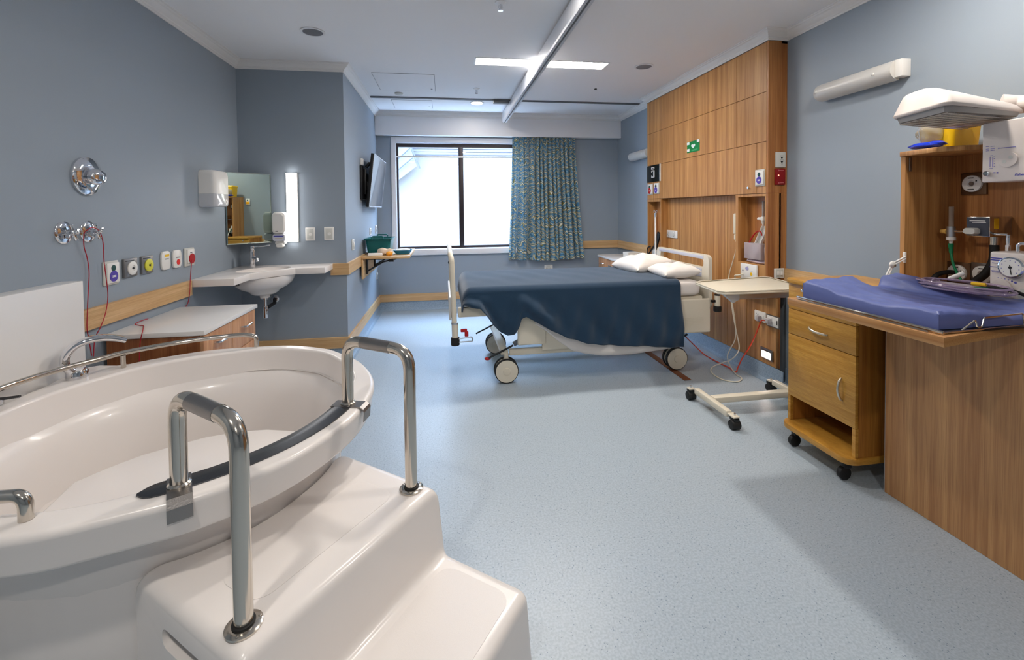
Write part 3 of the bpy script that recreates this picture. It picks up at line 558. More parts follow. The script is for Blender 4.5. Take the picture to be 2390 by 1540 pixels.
# ------------------------------------------------------------------ curtain
def curtain():
    cols, rows = 330, 40; bm = bmesh.new(); uv = bm.loops.layers.uv.new('cloth'); grid = []; rnd = random.Random(4)
    fold = [rnd.choice((.6, .8, 1.0, 1.5))*rnd.uniform(.85, 1.15) for _ in range(40)]
    pos = [0]
    for f_ in fold: pos.append(pos[-1]+f_)
    NF = 14; tot = pos[NF]
    zt, zb = 2.386, .655
    for i in range(rows+1):
        v = i/rows; row = []
        for j in range(cols+1):
            u = j/cols; s_ = u*tot
            k = max(q for q in range(NF) if pos[q] <= s_+1e-9); ph = (s_-pos[k])/fold[k]
            fine = math.sin(2*pi*(u*46)+.7*math.sin(9*u)); amp = .056*(.35+.65*min(1, v*1.6))
            y = -amp*math.cos(2*pi*ph)*(.7+.3*fold[k]) + .012*fine*max(0, 1-v*3.5) + .007*math.sin(31*u+6*v)*v
            xs = .964+.905*u; xe = .889+1.095*u + .012*math.sin(2*pi*u*NF*.5)
            e_ = v**1.3; x = xs*(1-e_)+xe*e_ + .016*math.sin(2*pi*ph)*(.3+.7*v)
            z = zt+(zb-zt)*v + (.012*math.sin(7*u+1)+.006*math.sin(29*u))*v
            row.append(bm.verts.new((x, min(6.190, 6.132+y*.85), z)))
        grid.append(row)
    for i in range(rows):
        for j in range(cols):
            f = bm.faces.new((grid[i][j], grid[i][j+1], grid[i+1][j+1], grid[i+1][j]))
            for l, (a, b) in zip(f.loops, ((j, i), (j+1, i), (j+1, i+1), (j, i+1))): l[uv].uv = (a/cols*2.05, 1.73*(1-b/rows))
    O = V(1.42, 6.15, 2.386); bm.transform(Matrix.Translation(-O)); me = bpy.data.meshes.new('curtain'); bm.to_mesh(me); bm.free()
    for p in me.polygons: p.use_smooth = True
    m = bpy.data.materials.new('wave_print'); m.use_nodes = True; nt = m.node_tree; b = nt.nodes['Principled BSDF']; N = nt.nodes.new; Lk = nt.links.new
    uvn = N('ShaderNodeUVMap'); uvn.uv_map = 'cloth'
    def nz(scale, off, det=2):
        mp = N('ShaderNodeMapping'); mp.inputs['Scale'].default_value = scale; mp.inputs['Location'].default_value = (off, off*.7, 0); Lk(uvn.outputs[0], mp.inputs[0])
        n_ = N('ShaderNodeTexNoise'); n_.inputs['Scale'].default_value = 1; n_.inputs['Detail'].default_value = det; n_.inputs['Distortion'].default_value = 1.1; Lk(mp.outputs[0], n_.inputs['Vector']); return n_.outputs['Fac']
    def ramp(fac, stops):
        r = N('ShaderNodeValToRGB'); r.color_ramp.interpolation = 'CONSTANT' if len(stops) > 2 else 'LINEAR'
        while len(r.color_ramp.elements) < len(stops): r.color_ramp.elements.new(.5)
        for e, (p, c) in zip(r.color_ramp.elements, stops): e.position = p; e.color = c
        Lk(fac, r.inputs[0]); return r.outputs[0]
    blue, lb, wh, ol = srgb(70, 122, 156), srgb(132, 168, 188), srgb(216, 214, 200), srgb(146, 136, 66)
    z0, z1 = (0, 0, 0, 1), (1, 1, 1, 1)
    def bands(sc, dist, dsc, off):
        mp = N('ShaderNodeMapping'); mp.inputs['Scale'].default_value = sc; mp.inputs['Location'].default_value = (off, off*.6, 0); Lk(uvn.outputs[0], mp.inputs[0])
        w_ = N('ShaderNodeTexWave'); w_.wave_type = 'BANDS'; w_.bands_direction = 'Y'; w_.wave_profile = 'SAW'; w_.inputs['Scale'].default_value = 1; w_.inputs['Distortion'].default_value = dist
        w_.inputs['Detail'].default_value = 1.2; w_.inputs['Detail Scale'].default_value = dsc; Lk(mp.outputs[0], w_.inputs['Vector']); return w_.outputs['Fac']
    col = ramp(bands((9, 4.4, 1), 9.5, 1.3, 2.3), [(0, blue), (.18, lb), (.28, blue), (.38, ol), (.46, wh), (.58, ol), (.67, blue), (.80, wh), (.86, ol), (.92, lb)])
    Lk(col, b.inputs['Base Color']); b.inputs['Roughness'].default_value = .85
    tr = N('ShaderNodeBsdfTranslucent'); Lk(col, tr.inputs[0]); ms = N('ShaderNodeMixShader'); ms.inputs[0].default_value = .15
    Lk(b.outputs[0], ms.inputs[1]); Lk(tr.outputs[0], ms.inputs[2]); Lk(ms.outputs[0], nt.nodes['Material Output'].inputs[0])
    me.materials.append(m); o = bpy.data.objects.new('curtain', me); COL.objects.link(o); o.location = O
    tag(o, 'pleated curtain with blue and olive wave print drawn to the window side', 'curtain')
curtain()
M, w, h = onwall(FA, 'Y', YB, 1270, 617, 1290, 632, Y=YB); rocker('white outlet low on the back wall under the curtain', M, .12, .085, 'two', 'power_outlet', 'outlet')

# ------------------------------------------------------------------ drawer cabinets
def cabinet(x0, x1, y0, y1, face, label, group='white topped drawer cabinets'):
    """two drawer stacks; face = +1 opens to +X, -1 to -X"""
    t = thing('drawer_cabinet', label, 'cabinet', ((x0+x1)/2, (y0+y1)/2, 0), group); zt = .742
    MB().box((x0, y0, zt-.026), (x1, y1, zt), .003).build('worktop', wlam, t)
    a, b_ = (x0+.012, x1-.030) if face > 0 else (x0+.030, x1-.012)
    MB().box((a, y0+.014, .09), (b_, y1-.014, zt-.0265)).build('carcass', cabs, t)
    MB().box((a+.02, y0+.03, .0005), (b_-.03, y1-.03, .0895)).build('plinth', blackp, t)
    xf0, xf1 = (b_+.0005, b_+.019) if face > 0 else (a-.019, a-.0005)
    ym = y0+.014+(y1-y0-.028)*.5
    for yy0, yy1 in ((y0+.016, ym-.002), (ym+.002, y1-.016)):
        for z0, z1 in ((.095, .30), (.304, .51), (.514, zt-.03)):
            d = MB().box((xf0, yy0, z0), (xf1, yy1, z1), .0015).build('drawer_front', cabm, t)
            yc, zc = (yy0+yy1)/2, z1-.07; s_ = 1 if face > 0 else -1; X = xf1 if face > 0 else xf0
            MB().tube(bend([(X, yc-.055, zc), (X+s_*.030, yc-.050, zc), (X+s_*.030, yc+.050, zc), (X, yc+.055, zc)], .008), .005, 8, flat=1.3).build('handle', chrome, d)
    return t
cabinet(XL+.006, -1.284, 2.585, 3.275, 1, 'white topped wood drawer cabinet below the sink alcove')
cabinet(2.085, XR-.008, 5.13, 5.81, -1, 'white topped wood drawer cabinet in the far corner behind the bed')
tag(MB(Matrix.Translation((2.36, 5.30, .743)) @ Matrix.Rotation(.1, 4, 'Z')).box((-.09, -.07, 0), (.09, .07, .075), .004).build('tissue_box', mat('pale_carton', (226, 222, 214), .6), loc=(2.36, 5.30, .743)), 'pale carton box on the far corner cabinet', 'box')
# ------------------------------------------------------------------ bath
BC = V(-.98, 1.835); ZR = .655
def polar(tab, th):
    th %= 360
    for (a, r0), (b, r1) in zip(tab, tab[1:]):
        if a <= th <= b:
            t = (th-a)/(b-a); return r0+(r1-r0)*(.5-.5*math.cos(pi*t))
    return tab[-1][1]
RO = [(0, .686), (25, .676), (45, .682), (60, .704), (78, .716), (90, .712), (116, .742), (136, .755)] + [(a,   .700/abs(math.cos(math.radians(a)))) for a in (143, 150, 160, 170, 180, 190, 200, 210, 217)] + [(224, .755), (244, .735), (270, .706), (287, .690), (300, .700), (315, .704), (335, .692), (360, .686)]
RI = [(0, .580), (18, .600), (38, .613), (60, .645), (82, .652), (108, .636), (130, .638), (146, .633), (168, .628), (190, .625), (230, .615), (270, .606), (297, .590), (312, .584), (345, .582), (360, .580)]
NB = 120
def bring(f, z): return [(BC.x+f(th)*math.cos(math.radians(th)), BC.y+f(th)*math.sin(math.radians(th)), z) for th in [360*j/NB for j in range(NB)]]
ro = lambda k, th: min(polar(RO, th), .745)*k if k < .95 else polar(RO, th)*k+(0 if k > .985 else -.0)
tub = thing('birthing_bath', 'large round white acrylic birthing bath with deep rolled rim', 'bath', (BC.x, BC.y, 0))
sk = lambda k: (lambda th: min(polar(RO, th), .71)*k)
out = lambda d: (lambda th: polar(RO, th)-d); inn = lambda d: (lambda th: polar(RI, th)-d)
b = MB(); b.loft([bring(sk(.77), .001), bring(sk(.775), .06), bring(sk(.785), .30), bring(sk(.80), .44), bring(sk(.83), .50), bring(sk(.87), .535), bring(sk(.90), .5515)], False, False); b.build('skirt', acryl, tub, angle=50)
R1, R2 = .016, .014
lip = [(out(.085), .552), (out(.030), .552), (out(.020), .5525), (out(.0165), .556), (out(.0155), .562), (out(.003), .625), (out(.0005), ZR-R1-.004)]
lip += [(out(R1*(1-math.sin(a_))), ZR-R1*(1-math.cos(a_))) for a_ in [pi/2*i/5 for i in range(6)][::-1]] if False else [(out(R1*(1-math.cos(a_))), ZR-R1+R1*math.sin(a_)) for a_ in [pi/2*i/5 for i in range(6)]]
lip += [(out(R1+.003), ZR), (inn(-R2-.003), ZR)] + [(inn(-R2+R2*math.sin(a_)), ZR-R2+R2*math.cos(a_)) for a_ in [pi/2*i/5 for i in range(6)]]
lip += [(inn(.001), ZR-R2-.006), (inn(.006), .60), (inn(.016), .53), (inn(.03), .45), (inn(.05), .35), (inn(.075), .25), (inn(.10), .185), (inn(.135), .145), (inn(.18), .128), (inn(.25), .122), (inn(.40), .120)]
b = MB(); b.loft([bring(f_, z_) for f_, z_ in lip], False, True); b.build('basin_shell', acryl, tub, angle=60)
# moulded seat inside
arc = [P(168, 1125, 'Z', .42), P(250, 1090, 'Z', .42), P(330, 1060, 'Z', .42), P(400, 1040, 'Z', .42), P(480, 1018, 'Z', .42), P(560, 1004, 'Z', .42), P(625, 1000, 'Z', .42), P(690, 1003, 'Z', .42)]
seat = [(p.x, p.y) for p in arc] + [(BC.x+(polar(RI, th)-.04)*math.cos(math.radians(th)), BC.y+(polar(RI, th)-.04)*math.sin(math.radians(th))) for th in range(8, -125, -7)]
b = MB(); b.prism(seat, .125, .42, .012, 3); b.build('seat', acryl, tub, angle=60)
tag(MB().box((XL+.001, .55, .001), (-1.688, 2.361, 1.063), .003).build('splash_screen', wlam, loc=(-1.73, 1.5, 0)), 'upright white panel behind the bath against the left wall', 'screen')
# frame of the steps: er away from the bath, et along its rim
er, et = V(.7905, -.6125, 0), V(.6125, .7905, 0)
def S(r, t, z): return V(BC.x, BC.y, 0) + er*r + et*t + V(0, 0, z)
def Sp(r, t): q = S(r, t, 0); return (q.x, q.y)
Mst = frame((BC.x, BC.y, 0), er, et, (0, 0, 1))
stp = thing('bath_steps', 'white moulded two tread step unit in front of the bath', 'steps', S(.95, 0, 0))
U, L_ = .42, .205
def tread(z): pass
n = 9
prof = [(.935, 0)] 
# side outline in (r, z): from the bath side over both treads, rounded
def rounded(pts, rad, k=5): return [(p.x, p.z) for p in bend([V(a, 0, c) for a, c in pts], rad, k)]
outl = rounded([(.46, .001), (.46, U), (.935, U), (.962, L_), (1.290, L_), (1.305, .001)], .032)
bm_ = MB(Mst)
hw = .338
def ringt(t, ins):    # outline shrunk by ins at the two rounded ends
    res = []
    for r, z in outl: res.append((min(max(r, .46+ins*.0), 1.305)-(ins if r > 1.25 else 0)*.8, t, max(.001, z-ins*(.8 if z > .1 else 0))))
    return res
R_ = .034; rings = []
for i in range(6):
    a = pi/2*i/5; rings.append(ringt(-hw+R_*(1-math.sin(a)) if False else -hw+R_-R_*math.cos(pi/2-a), R_*(1-math.cos(pi/2-a))) if False else ringt(-hw+R_*(1-math.sin(a)), R_*(1-math.cos(a))*0+R_*(1-math.sin(a+0))*0 + R_*(1-math.sin(a))*0 + R_*(math.cos(a)*0)))
# simple rounded ends: quarter circle in (t, inset)
rings = [ringt(-hw+R_*(1-math.cos(a)), R_*(1-math.sin(a))) for a in [pi/2*i/5 for i in range(6)]]
rings += [ringt(hw-R_*(1-math.cos(a)), R_*(1-math.sin(a))) for a in [pi/2*i/5 for i in range(5, -1, -1)]]
bm_.loft(rings); body = bm_.build('body', acryl, stp, angle=50)
cb = MB(Mst); cb.box((.60, -hw-.05, .295), (.80, -hw+.06, .345), .022, 4); cu = cb.build('cut', acryl, stp); bpy.context.view_layer.update(); boolcut(body, cu)
cb = MB(); cb.loft([bring(lambda th: sk(.79)(th)+.004, -.05), bring(lambda th: sk(.79)(th)+.004, .30), bring(lambda th: sk(.805)(th)+.004, .44), bring(lambda th: sk(.83)(th)+.004, .50)]); cu = cb.build('cut', acryl, stp); bpy.context.view_layer.update(); boolcut(body, cu)
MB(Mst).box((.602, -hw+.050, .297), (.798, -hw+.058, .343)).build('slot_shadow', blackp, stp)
tread_m = mat('ribbed_tread', (232, 226, 222), .34, bump=(600, .12))
def pad(r0, r1, t0, t1, z, rad):
    return [(r0+ (r1-r0)/2 + x, (t0+t1)/2+y) for x, y in rr(r1-r0, t1-t0, rad)]
MB(Mst).prism(pad(1.0, 1.255, -.29, .29, L_, .05), L_+.0002, L_+.0009).build('tread_pad', tread_m, stp)
MB(Mst).prism(pad(.66, .835, -.24, .24, U, .05), U+.0002, U+.0009).build('tread_pad', tread_m, stp)
# handrails
def handrail(s_, label):
    t = thing('handrail', label, 'handrail', S(.86, .284*s_, U), 'bath step handrails'); ta, tb = .276*s_, .284*s_; zt = .900; rr_ = .0205
    path = bend([S(.566, ta, ZR+.012), S(.566, ta, zt), S(.863, tb, zt), S(.863, tb, U+.006)], .068, 10)
    MB().tube(path, rr_, 24).build('tube', steel, t)
    m_ = (S(.566, ta, zt)+S(.863, tb, zt))/2; d = (S(.863, tb, zt)-S(.566, ta, zt)).normalized()
    MB().cyl(m_-d*.068, m_+d*.068, rr_+.0007, n=28).build('grip_sleeve', brushed, t)
    Mf = Matrix.Translation(S(.863, tb, U)); fl = MB(Mf); fl.lathe([(.040, .0006), (.040, .005), (.034, .008), (.026, .009)], 32); f_o = fl.build('flange', steel, t)
    MB(Mf).lathe([(.025, .0092), (.025, .013), (.0215, .014)], 28).build('rubber_seal', rubber, t)
    for i in range(3):
        a = .5+i*2*pi/3; MB(Mf @ Matrix.Translation((.033*math.cos(a), .033*math.sin(a), .0078))).ball((0, 0, 0), .0045, 8, (1, 1, .5)).build('screw', steel, f_o)
    # clamp bent over the rim
    c0 = S(.566, ta, ZR+.004); Mc = Matrix.Translation(c0); MB(Mc).lathe([(.027, 0), (.027, .006), (.0215, .010)], 28).build('collar', steel, t)
    rim_r = math.sqrt(.693**2-ta**2); et2 = et; x0 = rim_r
    sec = [(-.055+.566, ZR+.0005), (-.055+.566, ZR+.0045), (x0-.012, ZR+.0045), (x0+.001, ZR-.004), (x0+.006, ZR-.014), (x0+.003, ZR-.050), (x0-.000, ZR-.050), (x0+.0025, ZR-.015), (x0-.003, ZR-.007), (x0-.014, ZR+.0005)]
    ca = math.atan2(ta, x0); bb = MB()
    dr = (er*math.cos(ca)+et*math.sin(ca)); dt = (-er*math.sin(ca)+et*math.cos(ca))
    def CP(r, z, w_): k = S(.566, ta, 0); base = k + dr*((r-.566)*1.0) ; return V(base.x, base.y, z) + dt*w_
    x0r = .693-.566/math.cos(ca) if False else 0
    bb.loft([[CP(r, z, w_) for r, z in sec] for w_ in (-.027, .027)]); bb.build('clamp', brushed, t, angle=30)
handrail(-1, 'steel handrail at the near end of the bath steps'); handrail(1, 'steel handrail at the far end of the bath steps')
b = MB(); ths = [-72+61*i/40 for i in range(41)]
def gsec(i, th):
    q = min(i, 40-i)/3.0; k = math.sqrt(max(.02, 1-(1-min(1, q))**2)) if q < 1 else 1
    rm, ro_, ri_ = .618, .618+.032*k, .618-.030*k
    return [(BC.x+r*math.cos(math.radians(th)), BC.y+r*math.sin(math.radians(th)), z) for r, z in ((ro_, ZR+.0006), (ro_, ZR+.0040), (rm, ZR+.0045), (ri_, ZR+.0040), (ri_-.011*k, ZR-.001), (ri_-.0125*k, ZR-.012), (ri_-.014*k, ZR-.012), (ri_-.0125*k, ZR+.0002), (ri_, ZR+.0008))]
b.loft([gsec(i, th) for i, th in enumerate(ths)]); tag(b.build('rim_guard', darksteel, loc=(BC.x+.47, BC.y-.38, ZR), angle=30), 'dark steel guard strip curving along the bath rim between the handrails', 'strip')
t = thing('bath_rail', 'long thin curved steel rail along the back rim of the bath', 'rail', (BC.x-.4, BC.y+.5, ZR), None)
def BP(r, th, z): return V(BC.x+r*math.cos(math.radians(th)), BC.y+r*math.sin(math.radians(th)), z)
pts = [BP(.700, 92, ZR+.001), BP(.700, 92, .712)] + [BP(.702 if th < 145 else .688, th, .724) for th in range(97, 221, 6)] + [BP(.70, 224, .712), BP(.70, 224, ZR+.001)]
MB().tube(bend(pts, .025, 5), .0115, 14).build('tube', steel, t)
for th in (137.5, 178): MB().cyl(BP(.700 if th < 145 else .688, th, ZR+.0005), BP(.700 if th < 145 else .688, th, .7135), .0105, n=16).build('post', steel, t)
t = thing('rim_grab_rail', 'short steel grab rail on the near rim of the bath', 'rail', BP(.64, -92, ZR))
MB().tube(bend([BP(.640, -91, ZR+.001), BP(.640, -91, .714), BP(.655, -105, .714), BP(.655, -120, .714), BP(.64, -134, .714), BP(.64, -134, ZR+.001)], .03, 8), .0145, 18).build('tube', steel, t)
# waterfall spout
t = thing('bath_spout', 'chrome arched waterfall spout on the back rim of the bath', 'tap', V(-1.614, 2.20, ZR))
c = V(-1.612, 2.203, ZR); d = V(.78, .62, 0)
b = MB(); b.lathe([(.038, .0006), (.038, .03), (.034, .036), (.020, .038)], 30, c=c); b.build('base', chrome, t)
prof_ = [(-.018, .034, .020), (-.036, .065, .022), (-.034, .105, .022), (-.008, .140, .022), (.035, .158, .022), (.08, .160, .023), (.125, .150, .024), (.165, .132, .025)]
sp = [c+d*a+V(0, 0, z) for a, z, r in prof_]; sp = catmull(sp, 5); side = V(-d.y, d.x, 0); rings = []
for i, p_ in enumerate(sp):
    tn = (sp[min(i+1, len(sp)-1)]-sp[max(i-1, 0)]).normalized(); nr = tn.cross(side).normalized(); q = i/(len(sp)-1); wd = .026+.008*q; tk = .017-.004*q
    rings.append([p_ + side*wd*math.copysign(abs(math.cos(a))**.6, math.cos(a)) + nr*tk*math.copysign(abs(math.sin(a))**.8, math.sin(a)) for a in [2*pi*j/20 for j in range(20)]])
b = MB(); b.loft(rings); b.build('arch', chrome, t)
p0 = P(0, 938, 'Z', ZR+.02); t = thing('bath_lever', 'thin chrome control lever at the back rim of the bath near the left edge', 'lever', P(-5, 940, 'Z', ZR))
q0 = P(-12, 945, 'Z', ZR); b = MB(); b.lathe([(.024, .0006), (.024, .018), (.016, .022)], 24, c=q0); b.build('base', chrome, t)
MB().tube([q0+V(0, 0, .02), q0+(P(45, 925, 'Z', ZR+.02)-q0)*.5+V(0, 0, .01), P(47, 924.5, 'Z', ZR+.024)], [.007, .0055, .005], 10).build('handle', darksteel, t)
# ------------------------------------------------------------------ bedhead wall unit
bh = thing('bedhead_unit', 'tall oak veneer bedhead wall unit with open niches behind the bed', 'wall unit', (UX, 4.0, 0))
Z1_, Z2_, Z3_, Z4_ = 1.480, 1.876, 2.254, 2.630
g = .0018
def panel(y0, y1, z0, z1, name='panel', x0=UX, x1=UX+.018, m=veneer): return MB().box((x0, y0+g, z0+g), (x1, y1-g, z1-g), .0008, 1).build(name, m, bh)
for z0, z1 in ((Z2_, Z3_), (Z3_, Z4_)):
    for y0, y1 in ((3.039, 3.388), (3.388, 4.666), (4.666, UY1)): panel(y0, y1, z0, z1)
dlow = panel(3.144, 4.666, Z1_, Z2_, 'cupboard_door'); panel(3.039, 3.144, Z1_, Z2_); panel(4.666, UY1, Z1_, Z2_)
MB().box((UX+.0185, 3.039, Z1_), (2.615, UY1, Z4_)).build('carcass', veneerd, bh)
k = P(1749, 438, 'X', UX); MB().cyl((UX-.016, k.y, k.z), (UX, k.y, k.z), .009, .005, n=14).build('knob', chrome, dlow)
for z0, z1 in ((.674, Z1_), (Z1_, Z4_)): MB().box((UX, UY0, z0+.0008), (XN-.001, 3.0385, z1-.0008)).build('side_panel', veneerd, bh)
# near niche column
CB = .674
MB().box((UX, 3.363, CB), (2.60, 3.396, Z1_-.002)).build('niche_jamb', veneer, bh); MB().box((UX, 3.0395, CB), (2.60, 3.053, Z1_-.002)).build('niche_jamb', veneer, bh)
MB().box((UX, 3.0535, 1.459), (2.60, 3.3625, Z1_-.002)).build('niche_top', veneer, bh); MB().box((UX, 3.0535, .905), (2.60, 3.3625, .923)).build('niche_shelf', veneer, bh)
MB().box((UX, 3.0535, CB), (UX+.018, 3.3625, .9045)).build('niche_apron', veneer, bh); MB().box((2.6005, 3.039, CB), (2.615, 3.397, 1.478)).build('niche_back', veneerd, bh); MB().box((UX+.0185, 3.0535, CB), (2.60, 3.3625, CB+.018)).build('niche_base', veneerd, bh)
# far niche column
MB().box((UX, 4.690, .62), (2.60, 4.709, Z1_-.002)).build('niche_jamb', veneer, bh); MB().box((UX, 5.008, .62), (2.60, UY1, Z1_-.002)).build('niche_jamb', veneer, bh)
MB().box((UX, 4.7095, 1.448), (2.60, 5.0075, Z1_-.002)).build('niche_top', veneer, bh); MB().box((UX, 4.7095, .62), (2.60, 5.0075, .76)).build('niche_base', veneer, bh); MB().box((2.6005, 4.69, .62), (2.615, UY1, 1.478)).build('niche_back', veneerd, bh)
# recessed back panels
for y0, y1 in ((3.022, 3.36), (3.36, 3.62), (3.62, 4.00), (4.00, 4.40), (4.40, 4.69)): panel(y0, y1, .126, Z1_ if y0 > 3.38 else (.672 if y1 <= 3.361 else Z1_), 'recess_panel', 2.520, 2.536)
panel(4.69, UY1, .126, .62, 'recess_panel', 2.520, 2.536)
panel(3.36, 3.397, .126, .672, 'recess_panel', 2.5201, 2.535) if False else None
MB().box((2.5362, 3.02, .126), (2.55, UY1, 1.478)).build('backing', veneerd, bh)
# things on it
FU = lambda y, z: FR(y, z, X=UX-.0004)
M, w, h = onwall(FU, 'X', UX, 1511.5, 386, 1541, 424.5)
t = thing('number_plate', 'black plate with white figure on the far top corner of the bedhead unit', 'sign', orig(M))
MB(M).box((-w/2, -h/2, .0005), (w/2, h/2, .010), .002).build('plate', mat('black_gloss', (18, 22, 22), .15), t); MB(M).box((w/2+.001, -h/2, .0005), (w/2+.012, h/2+.004, .012)).build('edge', wplas, t)
cx_ = -.02*w
b = MB(M); 
for x, y, ww, hh in ((cx_-.0, .36*h, .24*w, .02*h), (cx_, .30*h, .24*w, .02*h), (cx_-.10*w, .33*h, .05*w, .1*h), (cx_+.10*w, .33*h, .05*w, .1*h), (cx_, .39*h, .24*w, .02*h), (cx_, .27*h, .24*w, .02*h)): b.box((x-ww/2, y-hh/2, .0102), (x+ww/2, y+hh/2, .011))
b.build('small_mark', whitep, t)
b = MB(M)
for x, y, ww, hh in ((cx_+.09*w, -.02*h, .09*w, .42*h), (cx_, .17*h, .24*w, .07*h), (cx_, -.21*h, .24*w, .07*h), (cx_-.085*w, .12*h, .06*w, .10*h), (cx_-.085*w, -.15*h, .06*w, .10*h)): b.box((x-ww/2, y-hh/2, .0102), (x+ww/2, y+hh/2, .0112))
b.build('figure', whitep, t)
M, w, h = onwall(FU, 'X', UX, 1512.5, 429.5, 1524.5, 454.5); callpoint('call button with red disc below the black number plate', M, w, h, redp)
M, w, h = onwall(FU, 'X', UX, 1527, 427, 1539.5, 452.5); callpoint('call button with purple disc below the black number plate', M, w, h, purple)
M, w, h = onwall(FU, 'X', UX, 1764, 395.5, 1786, 434.5); callpoint('call button with purple disc above the near niche of the bedhead unit', M, w, h, purple)
M, w, h = onwall(FU, 'X', UX, 1604, 329, 1633, 354.5)
t = thing('green_sign', 'small green sign with a white heart on the bedhead unit', 'sign', orig(M))
MB(M).box((-w/2, -h/2, .0004), (w/2, h/2, .003)).build('plate', mat('sign_green', (0, 128, 62), .35), t)
hp = [(.16*w*(math.sin(a)**3), .30*h/16*(13*math.cos(a)-5*math.cos(2*a)-2*math.cos(3*a)-math.cos(4*a))*.75+.05*h) for a in [2*pi*j/28 for j in range(28)]]
MB(M).prism(hp, .0031, .0038).build('heart', whitep, t)
for x, y in ((-.40, .36), (-.40, -.26), (.40, .42)): MB(M).box(((x-.1)*w, (y-.12)*h, .0031), ((x+.1)*w, (y+.12)*h, .0042)).build('corner_tab', whitep, t)
marks(t, M, .0034, [(.10*w, -.30*h, .5*w, .04*h), (.12*w, -.38*h, .42*w, .04*h)], mat('sign_pale_green', (90, 180, 130), .5))
FY = lambda x, z: FA(x, z, UY0)
M, w, h = onwall(FY, 'Y', UY0, 1808.5, 355, 1832, 391)
t = plate('indicator_plate', 'white plate with two dark arrows on the side of the bedhead unit', 'plate', M, w, h, .010, gplas, .004)
for y in (.12, -.16): MB(M).prism([(w*.10-.012, h*y+.008), (w*.10, h*y-.010), (w*.10+.012, h*y+.008)], .0101, .0115).build('arrow', blackp, t)
marks(t, M, .0105, [(w*.10, h*.26, w*.36, h*.02), (w*.10, -h*.02, w*.36, h*.02), (w*.12, -h*.28, w*.16, h*.02)], ink)
M, w, h = onwall(FY, 'Y', UY0, 1807, 393.5, 1831, 431.5)
t = plate('emergency_plate', 'dark red plate with a small lit lamp on the side of the bedhead unit', 'plate', M, w, h, .012, mat('deep_red', (132, 6, 10), .3), .004)
disc(M, -w*.20, h*.08, .0122, .0045, .003).build('lamp', emitter('red_led', (1, .16, .06), 4.0), t)
marks(t, M, .0125, [(w*.10, h*.38, w*.4, h*.03), (w*.10, -h*.38, w*.4, h*.03), (-w*.16, h*.38, w*.05, h*.09), (-w*.16, -h*.38, w*.05, h*.09)], mat('pink_print', (200, 120, 124), .5))
M, w, h = onwall(FY, 'Y', UY0, 1805.7, 628.3, 1828.6, 646); rocker('white plate low on the side of the bedhead unit above the table', M, w, .075, 'rock', 'power_outlet', 'outlet')
M, w, h = onwall(FR, 'X', 2.52, 1555.5, 537, 1582, 554.5); rocker('white double outlet in the recess above the headboard', FR(P(1568.7, 546, 'X', 2.52).y, P(1568.7, 546, 'X', 2.52).z, X=2.519), w, h, 'two', 'power_outlet', 'outlet')
M, w, h = onwall(FU, 'X', UX, 1731.7, 617, 1769.8, 652)
t = plate('patient_panel', 'white patient control panel with yellow button under the near niche', 'control panel', M, w, h*1.05, .018, wplas, .008)
disc(M, w*.20, -h*.10, .0182, .013, .002).build('yellow_button', yellow, t); disc(M, -w*.06, h*.22, .0182, .013, .002, 1.5).build('blue_logo', mat('pale_violet_print', (160, 158, 200), .5), t); disc(M, -w*.32, h*.04, .0182, .007, .002).build('grey_button', ink, t)
marks(t, M, .0185, [(-.02*w, .36*h, .10*w, .02*h), (.2*w, .1*h, .14*w, .02*h)], ink)
o = MB().tube([M @ V(-w*.30, -h*.2, .02), M @ V(-w*.36, -h*.28, .05), M @ V(-w*.6, -h*.36, .05), M @ V(-w*.75, -h*.55, .03), M @ V(-w*.8, -h*1.0, .02)], .006, 8, smooth=4).build('handset_plug', cream, t)
def outlet_low(label, q, metal):
    M, w, h = onwall(FR, 'X', 2.52, *q); c = orig(M); M = FR(c.y, c.z, X=2.5195); w, h = .125, .082
    t = thing('power_outlet', label, 'outlet', orig(M), 'low outlets on the bedhead unit')
    MB(M).box((-w/2-(.006 if metal else 0), -h/2-(.006 if metal else 0), .0005), (w/2+(.006 if metal else 0), h/2+(.006 if metal else 0), .008), .002).build('back_plate', brushed if metal else wplas, t)
    MB(M).box((-w/2+.002, -h/2+.002, .0081), (w/2-.002, h/2-.002, .0125), .002).build('face', wplas, t)
    MB(M).box((w*.38, -h*.22, .0126), (w*.43, h*.22, .0160), .002).build('rocker', gplas if not metal else blackp, t)
    marks(t, M, .0128, [(-.3*w, .2*h, .05*w, .06*h), (-.1*w, .2*h, .05*w, .06*h), (-.2*w, .02*h, .02*w, .14*h)], ink, 'slots')
    return M, w, h
Ma, wa, ha = outlet_low('white low outlet with a grey plug, left of the pair by the orange lead', (1762.5, 724, 1790, 752), False)
Mb_, wb, hb = outlet_low('silver edged low outlet feeding the orange lead', (1792.6, 736, 1819.4, 764), True)
pg = mat('clear_grey_plug', (190, 184, 186), .25)
o = MB(Ma).box((-.01, -.035, .0127), (.026, .010, .048), .008).build('plug', pg, loc=orig(Ma)); tag(o, 'grey plug in the left low outlet of the bedhead unit', 'plug')
o = MB(Mb_).box((-.045, -.022, .0127), (-.005, .020, .046), .008).build('plug', pg, loc=orig(Mb_)); tag(o, 'grey plug in the silver edged outlet', 'plug')
M, w, h = onwall(FR, 'X', 2.52, 1777, 810, 1806, 842); c = orig(M); M = FR(c.y, c.z, X=2.5195); w, h = .128, .088
t = thing('night_light', 'lit square steel night light low on the bedhead unit', 'lamp', orig(M))
b = MB(M); b.box((-w/2, h*.22, .0005), (w/2, h/2, .014), .002); b.box((-w/2, -h/2, .0005), (w/2, -h*.40, .010), .002); b.box((-w/2, -h*.40, .0005), (-w*.40, h*.22, .012)); b.box((w*.36, -h*.40, .0005), (w/2, h*.22, .012)); b.build('frame', brushed, t)
